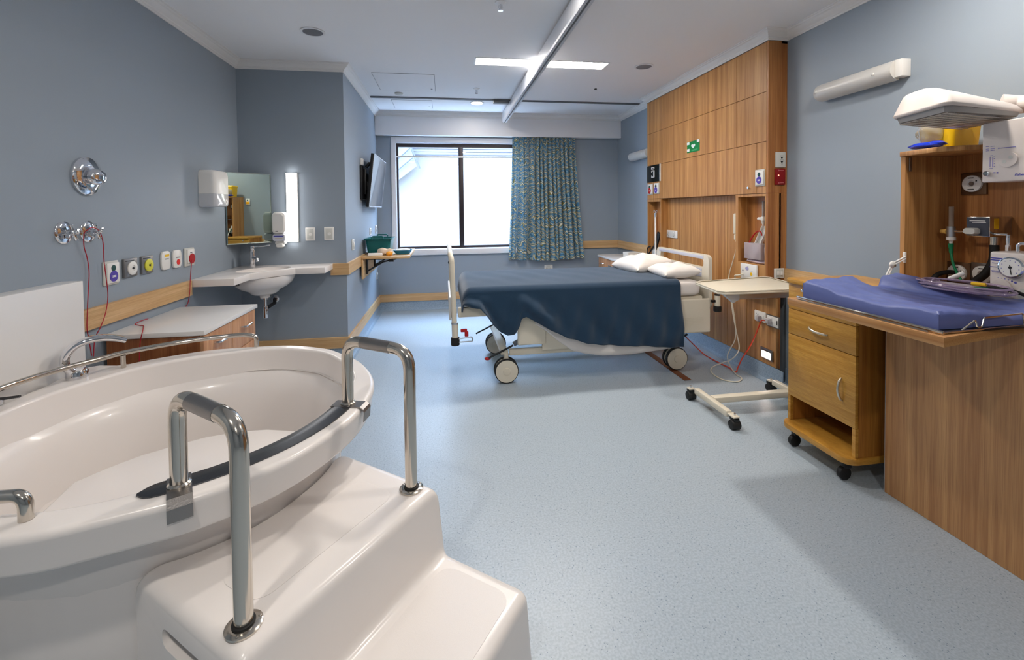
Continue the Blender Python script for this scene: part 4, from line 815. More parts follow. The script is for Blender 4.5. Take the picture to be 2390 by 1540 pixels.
MB(M).box((-w*.40, -h*.40, .0005), (w*.36, h*.22, .004)).build('lens', emitter('night_light_lens', (1, .82, .72), NIGHT_W), t)
# handset on its cord
c = P(1715, 530, 'X', 2.43); hz = thing('nurse_handset', 'cream handset hanging by the near niche on a long cord', 'handset', c)
yh = P(1715, 530, 'X', 2.50).y; zt_, zb_ = P(1716, 498, 'X', 2.50).z, P(1717, 560, 'X', 2.50).z
b = MB(); b.box((2.495, yh-.020, zb_+.05), (2.519, yh+.020, zt_), .010, 3); b.box((2.498, yh-.014, zb_), (2.517, yh+.014, zb_+.0495), .007, 3); b.build('body', cream, hz)
q = lambda x, y, X: P(x, y, 'X', X)
MB().tube([V(2.508, yh, zb_), q(1719, 572, 2.49), q(1716, 590, 2.49), q(1709, 615, 2.48), q(1702, 640, 2.47), q(1700, 665, 2.46), q(1705, 690, 2.45), q(1711, 720, 2.44), q(1716, 755, 2.44), q(1716, 790, 2.43), q(1704, 815, 2.41), q(1698, 830, 2.40), q(1702, 850, 2.40), P(1718, 873, 'Z', .006), P(1731, 882, 'Z', .006), P(1724, 890, 'Z', .006), P(1705, 890, 'Z', .006), P(1680, 883, 'Z', .006), P(1660, 868, 'Z', .006), P(1664, 856, 'Z', .006), P(1688, 846, 'Z', .03), q(1708, 838, 2.36), q(1722, 822, 2.38), q(1725, 806, 2.40), q(1720, 780, 2.42), q(1711, 735, 2.43), q(1706, 700, 2.45)], .0045, 8, smooth=5).build('cord', cream, hz)
rw = mat('orange_red_cable', (214, 62, 28), .45); rdk = mat('dark_red_cable', (150, 30, 30), .5)
p0 = Mb_ @ V(-.045, -.005, .03)
o = MB().tube([p0, Mb_ @ V(-.075, -.01, .045), q(1771, 762, 2.47), q(1762, 785, 2.46), q(1748, 812, 2.45), q(1733, 835, 2.43), q(1722, 858, 2.40), P(1717, 868, 'Z', .006), P(1700, 857, 'Z', .006), P(1675, 845, 'Z', .006), P(1645, 828, 'Z', .006), P(1620, 805, 'Z', .04), q(1600, 785, 2.25), q(1592, 774, 2.2)], .0052, 8, smooth=5).build('bed_lead', rw, loc=p0); tag(o, 'orange red bed lead running from the low outlet along the floor', 'cable')

# near niche contents
c = V(2.55, 3.15, 1.30)
fm = thing('flowmeter', 'chrome and clear gas flowmeter in the near niche', 'flowmeter', c)
MB().box((2.588, 3.08, 1.22), (2.5995, 3.20, 1.34)).build('wall_plate', darksteel, fm)
b = MB(frame((2.588, 3.13, 1.28), (0, -1, 0), (0, 0, 1), (-1, 0, 0))); b.lathe([(.034, 0), (.034, .018), (.024, .024), (.016, .06)], 24); b.build('probe', wplas, fm)
b = MB(); b.box((2.505, 3.155, 1.262), (2.535, 3.185, 1.298), .006); b.cyl((2.52, 3.185, 1.28), (2.52, 3.225, 1.28), .014, .012, n=16); b.cyl((2.52, 3.17, 1.262), (2.52, 3.17, 1.235), .016, .008, n=14); b.cyl((2.52, 3.17, 1.235), (2.52, 3.17, 1.205), .006, .003, n=10); b.cyl((2.53, 3.16, 1.28), (2.53, 3.13, 1.28), .012, n=12); b.build('valve', wplas, fm)
MB().cyl((2.52, 3.17, 1.298), (2.52, 3.17, 1.42), .010, n=14).build('flow_tube', mat('clear_tube', (190, 186, 184), .1, trans=.5), fm)
clear = mat('clear_bag', (226, 214, 220), .15, trans=.55, ior=1.15)
t = thing('suction_bracket', 'white sloping tray with a red catheter in the near niche', 'tray', (2.52, 3.2, .99))
Ms = frame((2.50, 3.20, 1.06), (0, -.50, .866), (0, .866, .50), (-1, 0, 0))
b = MB(Ms); b.box((-.16, -.028, -.004), (.175, .028, 0), .002); b.box((-.16, -.030, 0), (.175, -.026, .02)); b.box((-.16, .026, 0), (.175, .030, .02)); b.build('tray', wplas, t); b = MB(Ms); b.box((.02, -.02, .0005), (.13, .02, .0015)); b.build('label_sheet', gplas, t)
qn = lambda x, y, X=2.47: P(x, y, 'X', X)
MB().tube([qn(1741, 582), qn(1746, 572), qn(1753, 558), qn(1762, 545), qn(1770, 539), qn(1776, 542), qn(1778, 550)], [.006, .005], 10, smooth=5).build('catheter', redp, t)
o = MB(); n = 14
o.box((2.45, 3.11, .955), (2.56, 3.305, 1.085), .004); o = o.build('zip_bag', clear, loc=(2.5, 3.2, .955)); tag(o, 'clear plastic zip bag standing at the bottom of the near niche', 'bag')
blob('wrapped_pack', 'crumpled clear and blue wrapped pack at the right of the near niche', 'pack', clear, (2.50, 3.092, 1.03), (.03, .022, .06), 12, .1)
blob('folded_bag', 'flat folded lilac plastic bag on the near niche shelf', 'bag', mat('lilac_film', (206, 192, 204), .3), (2.51, 3.19, .934), (.055, .115, .018), 15, .18, 26, zmin=.9235)
# far niche contents: cuff and cable
t = thing('pressure_cuff', 'black blood pressure cuff hanging in the far niche', 'cuff', (2.5, 4.85, 1.0))
b = MB(frame((2.46, 4.80, 1.0), (0, -.5, .866), (0, .866, .5), (-1, 0, 0))); b.box((-.12, -.035, 0), (.10, .035, .022), .008); b.build('cuff', rubber, t)
MB().box((2.45, 4.712, .96), (2.50, 4.745, 1.20), .006).build('holder', blackp, t)
MB().tube([q(1518, 575, 2.45), q(1512, 578, 2.44), q(1511, 588, 2.44), q(1514, 592, 2.44), q(1520, 583, 2.45), q(1526, 574, 2.45)], .008, 8, smooth=4).build('hose', rubber, t)
o = MB().box((2.46, 4.78, .775), (2.56, 4.97, .90), .01).build('device_box', gplas, loc=(2.5, 4.87, .775)); tag(o, 'small pale device box at the bottom of the far niche', 'box')

# ------------------------------------------------------------------ wall battens
def batten(label, y0, y1, z, h, X=XR):
    """exam light: rounded far end, squared near end"""
    t = thing('wall_batten', label, 'wall light', (X, (y0+y1)/2, z), 'white wall mounted batten lights')
    MB().box((X-.030, y0+.02, z-h*.32), (X-.0005, y1-.02, z+h*.32)).build('base', wplas, t)
    n = 14; sec = [(-.030-.062*math.sin(pi*j/n), h/2*math.cos(pi*j/n)) for j in range(n+1)]; b = MB(); rings = []
    for s_ in [0, .03, .5, .9]+[.9+.1*math.sin(pi/2*i/6) for i in range(1, 7)]:
        k = 1 if s_ <= .9 else max(.02, math.sqrt(max(0, 1-((s_-.9)/.1)**2)))
        rings.append([(X+(-.030+(dx+.030)*k), y0+.03+(y1-y0-.03)*s_, z+dz*k) for dx, dz in sec])
    b.loft(rings); b.build('diffuser', mat('opal_diffuser', (206, 204, 200), .3), t)
    MB().box((X-.062, y0-.012, z-h*.40), (X-.0005, y0+.0295, z+h*.44), .004).build('end_cap', wplas, t)
    for s_ in (.22, .90): MB().ball((X-.0925, y0+(y1-y0)*s_, z+h*.02), .010, 12, (.5, 1, 1)).build('stud', wplas, t)
batten('long white wall light on the right wall near the lamp head', 2.13, 2.72, 2.148, .117, XN)
batten('short looking white wall light at the far right corner', 5.11, 5.69, 2.06, .115)
# ------------------------------------------------------------------ bed
bed = thing('hospital_bed', 'cream adjustable hospital bed with large castors', 'bed', (1.15, 3.78, 0))
YN, YF = 3.40, 4.31
def castor(x, y):
    for dy in (-.045, .012):
        b = MB(frame((x, y+dy, .098), (1, 0, 0), (0, 0, 1), (0, -1, 0))); b.lathe([(.080, -.016), (.095, -.012), (.097, 0), (.095, .012), (.080, .016)], 32); tyre = b.build('wheel', rubber, bed)
        s_ = 1 if dy < 0 else -1
        b = MB(frame((x, y+dy, .098), (1, 0, 0), (0, 0, 1), (0, -1, 0))); b.lathe([(.088, -.0175), (.088, .0175)], 32); b.lathe([(.030, .0176), (.028, .021), (.010, .022)], 20); b.build('hub_cap', creamm, tyre)
    MB().cyl((x, y-.0165, .10), (x, y-.0165, .235), .020, n=14).build('castor_stem', creamm, bed)
for x, y, k in ((.475, 3.475, 1), (1.935, 3.50, 1), (.475, 4.20, 1), (1.935, 4.20, 1)): castor(x, y)
grey = mat('blue_grey_powder_coat', (150, 158, 172), .4)
b = MB(); b.box((.50, 3.435, .215), (1.92, 3.475, .265), .006); b.build('base_rail', creamm, bed)
b = MB(); b.box((.50, 4.205, .215), (1.92, 4.245, .265), .006); b.build('base_rail', creamm, bed)
for x in (.46, 1.93): MB().box((x-.03, 3.44, .225), (x+.03, 4.24, .262), .006).build('cross_rail', creamm, bed)
MB().tube([(.49, 3.46, .25), (.36, 4.05, .30)], .018, 12).build('stabiliser', alum, bed) if False else None
for y in (3.55, 4.12):
    MB().tube([(.55, y, .27), (1.10, y, .55)], .020, 10).build('lift_arm', grey, bed); MB().tube([(1.85, y, .27), (1.35, y, .55)], .020, 10).build('lift_arm', grey, bed)
for x, y in ((.40, 3.47), (1.90, 3.49), (.36, 4.19)):
    p_ = thing if False else None
    b = MB(); b.tube([(x-.075, y-.04, .205), (x+.13, y-.04, .300)], .011, 8, flat=.7); b.build('brake_pedal', rubber, bed)
MB().ball((.325, 3.43, .205), .016, 8, (1.6, .8, .8)).build('pedal_tip', redp, bed)
# deck and side covers
MB().box((.20, YN+.03, .575), (2.16, YF-.03, .628), .01).build('deck', creamm, bed)
MB().box((.10, YN+.01, .545), (.56, YN+.045, .622), .008).build('deck_rail', creamm, bed)
b = MB(); b.box((1.90, YN-.012, .325), (2.207, YN+.014, .612), .018, 3); sp_ = b.build('side_cover', creamm, bed)
for i in range(5): MB().box((1.96, YN-.0135, .40+i*.014), (2.14, YN-.0122, .404+i*.014)).build('rib', creamm, sp_)
MB().box((.56, YN-.010, .305), (.79, YN+.015, .56), .012, 3).build('side_cover', creamm, bed)
MB().box((.74, YN-.0125, .462), (.79, YN-.0102, .52), .001).build('grey_badge', mat('badge_grey', (170, 168, 176), .4), bed)
MB().box((.76, YN+.0, .255), (1.9, YN+.03, .42), .008).build('frame_skirt', creamm, bed)
# foot frame
MB().tube(bend([(.072, YN, .40), (.055, YN, 1.0), (.045, YN+.05, 1.035), (.045, YF-.05, 1.035), (.055, YF, 1.0), (.072, YF, .40)], .05, 8), .020, 16).build('foot_frame', creamm, bed)
MB().box((.048, YN+.05, .62), (.066, YF-.05, .96), .006).build('foot_board', wplas, bed) if False else None
MB().box((.030, YN+.04, .52), (.046, YF-.04, .70), .006).build('foot_plate', wplas, bed)
for y in (YN, YF):
    MB().cyl((.074, y, .335), (.074, y, .398), .033, n=20, b=.006).build('bumper', rubber, bed); MB().cyl((.074, y, .3985), (.072, y, .50), .025, n=18).build('post_sleeve', creamm, bed)
MB().cyl((.072, YN, .5005), (.072, YN, .515), .028, n=18).build('collar_ring', alum, bed)
MB().box((.115, YN-.03, .44), (.165, YN-.008, .465), .006).build('red_catch', redp, bed); MB().box((.145, YN-.03, .405), (.175, YN-.008, .445), .006).build('red_catch', redp, bed)
MB().tube(bend([(.09, YN-.01, .385), (.20, YN-.02, .40), (.21, YN-.02, .365), (.09, YN-.01, .36)], .012), .005, 8).build('wire_hook', alum, bed)
MB().tube([(.048, YN+.03, 1.04), (.04, YN+.03, 1.0), (.03, YN+.035, .97), (.045, YN+.03, .95)], .004, 6).build('hanger_hook', blackp, bed)
# headboard with grip slot
hbx0, hbx1 = 2.195, 2.228
Mh = frame((2.195, 0, 0), (0, 1, 0), (0, 0, 1), (-1, 0, 0))
def rrect(y0, y1, z0, z1, r): return [((y0+y1)/2+a, (z0+z1)/2+c) for a, c in rr(y1-y0, z1-z0, r)]
hb = MB(frame((2.228, 0, 0), (0, -1, 0), (0, 0, 1), (-1, 0, 0))); hb.prism(rrect(-YF, -YN, .52, .972, .045), 0, .033); head = hb.build('headboard', creamm, bed)
c_ = MB(frame((2.26, 0, 0), (0, -1, 0), (0, 0, 1), (-1, 0, 0))); c_.prism(rrect(-YF+.075, -YN-.075, .862, .932, .030), -.05, .12); cu = c_.build('cut', creamm, bed); bpy.context.view_layer.update(); boolcut(head, cu)
MB().box((2.1925, YN+.10, .775), (2.1948, YF-.075, .850), .001).build('grey_inset', mat('lilac_grey', (196, 198, 212), .4), bed)
MB().box((2.1925, YN+.075, .934), (2.1948, YF-.05, .962), .001).build('grey_inset', MATS['lilac_grey'], bed)
MB().cyl((2.262, YN-.02, .50), (2.262, YN-.02, .548), .032, n=20, b=.006).build('bumper', rubber, bed); MB().cyl((2.262, YN-.02, .5485), (2.262, YN-.02, .635), .024, n=18).build('bumper_sleeve', creamm, bed); MB().cyl((2.262, YN-.02, .6355), (2.262, YN-.02, .648), .022, n=18).build('bumper_cap', rubber, bed); MB().box((2.208, YN-.03, .58), (2.24, YN-.01, .60)).build('bumper_arm', blackp, bed)
# mattress
def slabring(x, y0, y1, z0, z1, r, k=1): return [(x, (y0+y1)/2+a*k, (z0+z1)/2+c*k) for a, c in rr(y1-y0, z1-z0, r)]
b = MB(); Y0, Y1, z0, z1 = YN+.005, YF-.005, .630, .760
b.loft([slabring(.165, Y0+.03, Y1-.03, z0+.03, z1-.03, .03), slabring(.172, Y0+.01, Y1-.01, z0+.01, z1-.01, .04), slabring(.20, Y0, Y1, z0, z1, .045), slabring(2.08, Y0, Y1, z0, z1, .045), slabring(2.118, Y0+.008, Y1-.008, z0+.008, z1-.008, .045), slabring(2.135, Y0+.03, Y1-.03, z0+.03, z1-.03, .03)])
tag(b.build('mattress', mat('white_sheet', (232, 226, 222), .8, bump=(14, .5)), loc=(1.15, 3.78, .63), angle=60), 'white sheeted mattress on the hospital bed', 'mattress')
def lerp_tab(tab, x):
    if x <= tab[0][0]: return tab[0][1]
    for (a, p_), (b_, q_) in zip(tab, tab[1:]):
        if x <= b_: return p_+(q_-p_)*(x-a)/(b_-a)
    return tab[-1][1]
def drape(name, x0, x1, hem, ztop, yn, yf, zfar, m, label, cat, seed, foot=True, wr=1.0, nx=150, nd=34, edge=None, thick=.005):
    rnd = random.Random(seed); bm = bmesh.new(); G = []; CR_ = .05
    for i in range(nx+1):
        X = x0+(x1-x0)*i/nx; row = []
        q = (X-x0); ft = 1.0
        if foot: ft = min(1, math.sqrt(max(0, 1-(1-min(1, q/.075))**2)))
        zt = .645+(ztop-.645)*ft if foot else ztop
        ins = .035*(1-ft)
        hz = min(hem(X), zt-CR_-.005)
        # far drop
        for k in range(6):
            z = zfar+(zt-.03-zfar)*k/6; row.append((X, yf+.012-ins, min(z, zt-.02)))
        for k in range(1, 5):
            a = pi/2*k/5; row.append((X, yf-.018+.03*math.cos(a)-ins, zt-.03+.03*math.sin(a)))
        for k in range(13):
            s_ = k/12; y = yf-.02-ins+(yn-.016+CR_-yf+.02+2*ins)*s_; row.append((X, y, zt+(.004*math.sin(9*X+3*s_*2)+.003*math.sin(23*X-11*s_))*wr*math.sin(pi*s_)))
        for k in range(1, 8):
            a = pi/2*k/8; row.append((X, yn-.016+CR_*(1-math.sin(a))+ins, zt-CR_*(1-math.cos(a))))
        for k in range(nd+1):
            s_ = k/nd; z = (zt-CR_)+(hz-(zt-CR_))*s_; L = (zt-hz)
            f = math.sin(9.5*X+2.2*math.sin(2.3*X)-3.6*s_+seed)+.6*math.sin(21*X-6.5*s_+seed*2)+.35*math.sin(43*X+5*s_)
            row.append((X, yn-.016+ins-.021*wr*(f+1.6)*min(1, s_*1.5)*min(1, L/.18)-.014*s_*wr, z))
        G.append([bm.verts.new(p_) for p_ in row])
    for i in range(nx):
        for j in range(len(G[0])-1): bm.faces.new((G[i][j], G[i][j+1], G[i+1][j+1], G[i+1][j]))
    bmesh.ops.recalc_face_normals(bm, faces=bm.faces)
    b = MB(); b.bm.free(); b.bm = bm; o = b.build(name, m, loc=((x0+x1)/2, (yn+yf)/2, ztop), angle=80)
    md = o.modifiers.new('thickness', 'SOLIDIFY'); md.thickness = thick; md.offset = 1
    return tag(o, label, cat)
hemB = [(.14, .650), (.26, .630), (.31, .575), (.36, .50), (.42, .43), (.475, .405), (.53, .415), (.565, .47), (.585, .53), (.62, .545), (.70, .50), (.80, .445), (.95, .365), (1.1, .315), (1.25, .285), (1.5, .262), (1.70, .25), (1.93, .238)]
blm = mat('teal_blue_blanket', (20, 58, 86), .9, sheen=.32, bump=(420, .5), noise=(12, 42, 66))
drape('blanket', .128, 1.925, lambda x: lerp_tab(hemB, x), .774, YN-.010, YF+.004, .69, blm, 'dark teal blue woven blanket draped over the bed', 'blanket', 1.3, True, 1.0)
hemS = [(.70, .47), (.78, .42), (.88, .33), (1.0, .245), (1.1, .215), (1.25, .19), (1.5, .185), (1.7, .20), (1.86, .215)]
def sheet_strip():
    bm = bmesh.new(); G = []; nx, nz = 90, 10
    for i in range(nx+1):
        X = .70+1.16*i/nx; h_ = lerp_tab(hemS, X); row = []
        for k in range(nz+1):
            z = .56+(h_-.56)*k/nz; row.append(bm.verts.new((X, YN-.017-.003*math.sin(9*X+2*k/nz)*k/nz, z)))
        G.append(row)
    for i in range(nx):
        for j in range(nz): bm.faces.new((G[i][j], G[i][j+1], G[i+1][j+1], G[i+1][j]))
    bmesh.ops.recalc_face_normals(bm, faces=bm.faces); b = MB(); b.bm.free(); b.bm = bm; o = b.build('bed_sheet', MATS['white_sheet'], loc=(1.3, YN-.02, .56), angle=80); md = o.modifiers.new('thickness', 'SOLIDIFY'); md.thickness = .003
    tag(o, 'white bed sheet hanging below the edge of the blue blanket', 'sheet')
sheet_strip()
def pillow(label, c, hs, rot, seed, tilt=0):
    rnd = random.Random(seed); p_ = [rnd.uniform(0, 6) for _ in range(6)]; n = 26; t_ = bmesh.new(); tops = []
    for sg_ in (1, -1):
        G = []
        for i in range(n+1):
            row = []
            for j in range(n+1):
                u, v = -1+2*i/n, -1+2*j/n; k = max(0, (1-u**4)*(1-v**4))**.55
                w_ = .10*math.sin(5*u+p_[0])*math.cos(4*v+p_[1])+.06*math.sin(9*u-6*v+p_[2])+.04*math.sin(13*v+5*u+p_[3])
                x, y = u*(1-.07*(1-v*v)), v*(1-.07*(1-u*u))
                row.append(t_.verts.new((x*hs[0], y*hs[1], sg_*hs[2]*k*(1+(w_ if sg_ > 0 else 0)))))
            G.append(row)
        for i in range(n):
            for j in range(n): t_.faces.new((G[i][j], G[i+1][j], G[i+1][j+1], G[i][j+1]) if sg_ > 0 else (G[i][j], G[i][j+1], G[i+1][j+1], G[i+1][j]))
    bmesh.ops.remove_doubles(t_, verts=t_.verts, dist=.0006)
    t_.transform(Matrix.Translation(c) @ Matrix.Rotation(rot, 4, 'Z') @ Matrix.Rotation(tilt, 4, 'Y'))
    b = MB(); b._in(t_); return tag(b.build('pillow', mat('pillow_cotton', (238, 232, 226), .85, bump=(26, .35)), loc=c, angle=80), label, 'pillow', 'bed pillows')
pillow('plump white pillow on the bed further from the camera', (1.90, 4.05, .836), (.205, .235, .075), .16, 2, -.14); pillow('smaller looking white pillow on the bed nearer the overbed table', (2.00, 3.635, .822), (.165, .205, .058), -.06, 5, -.08)
# drip pole on the bed head
t = thing('drip_pole', 'thin chrome drip pole standing at the bed head', 'pole', (2.25, 4.345, .55))
c = P(1530, 540, 'Y', 4.345); x_, y_ = c.x, 4.345; z_t = P(1529, 495, 'Y', 4.345).z
MB().cyl((x_, y_, .55), (x_, y_, z_t-.05), .009, n=12).build('shaft', wplas, t); MB().cyl((x_, y_, z_t-.05), (x_, y_, z_t-.01), .013, n=12).build('clamp', alum, t)
b = MB(); 
for s_ in (-1, 1): b.tube(catmull([V(x_, y_, z_t-.01), V(x_, y_+s_*.012, z_t+.01), V(x_, y_+s_*.03, z_t+.018), V(x_, y_+s_*.04, z_t+.004), V(x_, y_+s_*.03, z_t-.004)], 3), .0035, 6)
b.build('hooks', chrome, t)
# floor strip
a, c = P(1530, 828, 'Z', 0), P(1603, 889, 'Z', 0)
tag(MB().box((1.873, 3.225, .0005), (1.935, 3.95, .004), .001).build('floor_strip', mat('brown_strip', (112, 62, 36), .35), loc=(1.9, 3.6, 0)), 'brown strip set on the floor under the head of the bed', 'strip')

# ------------------------------------------------------------------ overbed table
t = thing('overbed_table', 'cream wheeled overbed table standing between bed and bedside locker', 'table', (2.05, 2.7, 0))
zt = .85
top = [(1.70, 2.545), (1.735, 2.50), (2.30, 2.50), (2.34, 2.53), (2.41, 2.95), (2.38, 2.985), (1.80, 2.905), (1.75, 2.87)]
MB().prism(top, zt-.022, zt-.006, .006).build('table_top', cream, t)
ctr = V(2.05, 2.73, 0); ringo = [V(x, y, 0) for x, y in top]; b = MB()
def scale_ring(k, z): return [(ctr.x+(p_.x-ctr.x)*k, ctr.y+(p_.y-ctr.y)*k, z) for p_ in ringo]
b.loft([scale_ring(.95, zt-.0055), scale_ring(1.0, zt-.0055), scale_ring(1.0, zt), scale_ring(.985, zt+.002), scale_ring(.955, zt), ], False, False); b.build('raised_rim', cream, t)
MB().box((1.80, 2.53, zt-.060), (2.34, 2.58, zt-.0225), .004).build('support_rail', alum, t)
MB().prism([(0, 0), (.12, 0), (.03, .06)], 0, .02).build('x', alum, t) if False else None
MB(frame((1.74, 2.53, zt-.0225), (1, 0, 0), (0, 0, 1), (0, -1, 0))).prism([(-.01, 0), (.10, 0), (.10, -.035), (.06, -.055)], -.02, .01, .003).build('corner_gusset', mat('pale_metal', (206, 214, 222), .35, .4), t)
MB().box((2.378, 2.67, .10), (2.418, 2.74, zt-.023), .008).build('column', creamm, t)
MB().box((1.735, 2.50, .058), (1.775, 2.86, .098), .006).build('front_foot', creamm, t)
MB().box((2.378, 2.52, .058), (2.418, 2.90, .098), .006).build('rear_foot', creamm, t)
MB().box((1.7755, 2.68, .060), (2.3775, 2.735, .100), .006).build('spine', creamm, t)
for x, y in ((1.735, 2.90), (1.765, 2.46), (2.395, 2.925), (2.39, 2.49)):
    MB().cyl((x-.028, y, .030), (x+.028, y, .030), .0295, n=22, b=.005).build('castor', rubber, t); MB().box((x-.018, y-.022, .052), (x+.020, y+.030, .074), .006).build('castor_fork', blackp, t)
    b = MB(); b.box((x-.022, y-.02, .0745), (x+.022, y+.05 if y < 2.7 else y+.02, .086), .004); b.build('castor_plate', creamm, t)
    MB().cyl((x, y, .0865), (x, y, .100), .006, n=10).build('bolt', chrome, t)
# ------------------------------------------------------------------ bedside locker
LX, LY0, LY1, LXB = 1.975, 1.850, 2.277, 2.42
t = thing('bedside_locker', 'honey oak bedside locker on castors with drawer, door and open shelf', 'locker', (2.2, 2.06, 0))
base = [(LX-.045+a, c) for a, c in []] 
bp_ = [(x+(LX-.05+LXB)/2, y+(LY0+LY1)/2) for x, y in rr(LXB-LX+.05, LY1-LY0+.02, .06)]
MB().prism(bp_, .105, .138, .006).build('base_board', lockm, t)
tp_ = [(x+(LX-.02+LXB)/2, y+(LY0+LY1)/2) for x, y in rr(LXB-LX+.02, LY1-LY0+.004, .02)]
MB().prism(tp_, .938, .966, .006).build('top_board', lockm, t)
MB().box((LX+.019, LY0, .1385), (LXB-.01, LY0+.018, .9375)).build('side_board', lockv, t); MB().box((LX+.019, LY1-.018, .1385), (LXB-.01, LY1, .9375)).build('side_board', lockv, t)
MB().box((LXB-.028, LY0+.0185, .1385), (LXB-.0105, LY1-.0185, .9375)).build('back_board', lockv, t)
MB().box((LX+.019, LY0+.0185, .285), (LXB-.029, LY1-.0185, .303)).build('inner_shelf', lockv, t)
for y in (LY0, LY1-.018): MB().box((LX+.001, y, .1385), (LX+.0185, y+.018, .2825)).build('front_post', lockm, t)
MB().box((LX, LY0+.001, .7895), (LX+.018, LY1-.001, .9370), .002).build('top_rail', lockm, t)
dr = MB().box((LX, LY0+.001, .6445), (LX+.018, LY1-.001, .7865), .002).build('drawer', lockm, t)
do = MB().box((LX, LY0+.001, .2835), (LX+.018, LY1-.001, .6410), .002).build('door', lockm, t)
satin = mat('satin_nickel', (206, 200, 186), .28, .9)
MB().tube([(LX, 2.128, .716), (LX-.012, 2.118, .714), (LX-.022, 2.095, .710), (LX-.026, 2.07, .707), (LX-.022, 2.045, .705), (LX-.012, 2.022, .703), (LX, 2.012, .702)], [.0045, .006, .006, .006, .006, .006, .0045], 10, smooth=3).build('handle', satin, dr)
MB().tube([(LX, 1.928, .508), (LX-.012, 1.927, .498), (LX-.022, 1.925, .475), (LX-.026, 1.924, .452), (LX-.022, 1.923, .428), (LX-.012, 1.922, .405), (LX, 1.921, .396)], [.0045, .006, .006, .006, .006, .006, .0045], 10, smooth=3).build('handle', satin, do)
c = P(1873, 678, 'X', LX); MB().ball((LX, c.y, c.z), .010, 12).build('lock_stud', chrome, t)
for x in (LX+.02, LXB-.06):
    for y in (LY0+.06, LY1-.05):
        MB().cyl((x-.02, y-.012, .034), (x-.02, y+.012, .034), .0335, n=22, b=.004).build('castor', rubber, t); MB().box((x-.03, y-.016, .060), (x+.012, y+.016, .1045), .006).build('castor_fork', blackp, t)

# ------------------------------------------------------------------ resuscitation counter
ct = thing('nursery_counter', 'wood laminate counter with overhanging top at the right edge', 'counter', (2.2, 1.4, 0))
ZT = .95
MB().prism([(1.594, 1.845), (1.590, 1.183), (2.077, 1.272), (2.077, .62), (XN-.002, .62), (XN-.002, 1.845)], ZT-.033, ZT, .002).build('counter_top', counterm, ct)
MB().box((2.077, .62, .001), (2.098, 1.790, ZT-.0335)).build('end_panel', counterp, ct); MB().box((2.0765, 1.7902, .001), (2.0985, 1.793, ZT-.0335)).build('edge_strip', alum, ct)
MB().box((2.0985, .62, .10), (XN-.002, 1.785, ZT-.034)).build('carcass', counterp, ct)
# wall cabinet on the counter
wc = thing('equipment_niche', 'open fronted wood niche cabinet standing on the counter against the wall', 'cabinet', (2.4, 1.6, ZT))
MB().box((2.264, 1.866, ZT+.0005), (XN-.002, 1.888, 1.6195)).build('side_board', veneer, wc); MB().box((2.530, .70, ZT+.0005), (XN-.002, 1.8655, 1.6195)).build('back_board', veneerd, wc)
MB().prism([(2.258, 1.890), (2.232, 1.72), (2.25, 1.675), (2.30, 1.640), (2.36, 1.62), (2.36, .70), (XN-.002, .70), (XN-.002, 1.890)], 1.620, 1.643, .002).build('top_board', veneer, wc)
c = P(2123, 384, 'Y', 1.866); b = MB(); b.box((c.x-.006, 1.860, c.z-.035), (c.x+.006, 1.8655, c.z+.035), .002); b.build('hinge_plate', brushed, wc)
# sharps bin and bags on top
Yb2 = mat('yellow_plastic', (246, 196, 20), .35)
t = thing('yellow_bin', 'bright yellow sharps bin on the equipment niche', 'bin', (2.42, 1.74, 1.643))
b = MB(); b.loft([sq(2.42, 1.778, .16, .115, 1.644, .02), sq(2.42, 1.778, .18, .135, 1.80, .02), sq(2.42, 1.778, .19, .145, 1.802, .02), sq(2.42, 1.778, .19, .145, 1.815, .02)]); b.build('body', Yb2, t); b = MB(); b.loft([sq(2.42, 1.778, .195, .15, 1.8155, .02), sq(2.42, 1.778, .17, .125, 1.835, .02)]); b.build('lid', Yb2, t)
cl2 = mat('crinkled_film', (226, 228, 232), .12, trans=.75, ior=1.2, bump=(30, .9))
blob('plastic_bag', 'crinkled clear plastic bag before the yellow bin', 'bag', cl2, (2.315, 1.80, 1.722), (.045, .050, .052), 21, .14, 30, zmin=1.6435)
blob('blue_pack', 'shiny blue wrapped pack at the front of the equipment niche top', 'pack', mat('royal_blue_film', (26, 56, 190), .18, bump=(40, .7)), (2.300, 1.795, 1.664), (.040, .078, .016), 24, .12, 28, zmin=1.6435)
# gas outlets on the back board
def gasplate(label, x0, y0, x1, y1, m=brushed):
    M, w, h = onwall(FR, 'X', 2.53, x0, y0, x1, y1); c = orig(M); M = FR(c.y, c.z, X=2.5298); t = thing('gas_outlet', label, 'gas outlet', orig(M), 'square gas outlets in the equipment niche'); w = h = .105
    MB(M).box((-w/2, -h/2, .0002), (w/2, h/2, .010), .002).build('back_plate', m, t)
    MB(M).lathe([(.040, .0102), (.040, .020), (.034, .024), (.016, .024), (.013, .018)], 28).build('ring', wplas, t); disc(M, 0, 0, .0182, .010, .004).build('port', brushed, t)
    marks(t, M, .0245, [(0, .027, .022, .004), (0, -.027, .026, .003), (.022, .012, .006, .006)], black_i); return M
bronze = mat('bronze_plate', (118, 92, 70), .35, .8)
gasplate('bronze gas outlet with white ring high in the equipment niche', 2247, 405, 2304, 452, bronze)
G2 = gasplate('low gas outlet at the left of the equipment niche with black hose', 2213, 610, 2266, 662, bronze); G3 = gasplate('low gas outlet beside the pressure unit in the equipment niche', 2275, 612, 2325, 668, brushed)
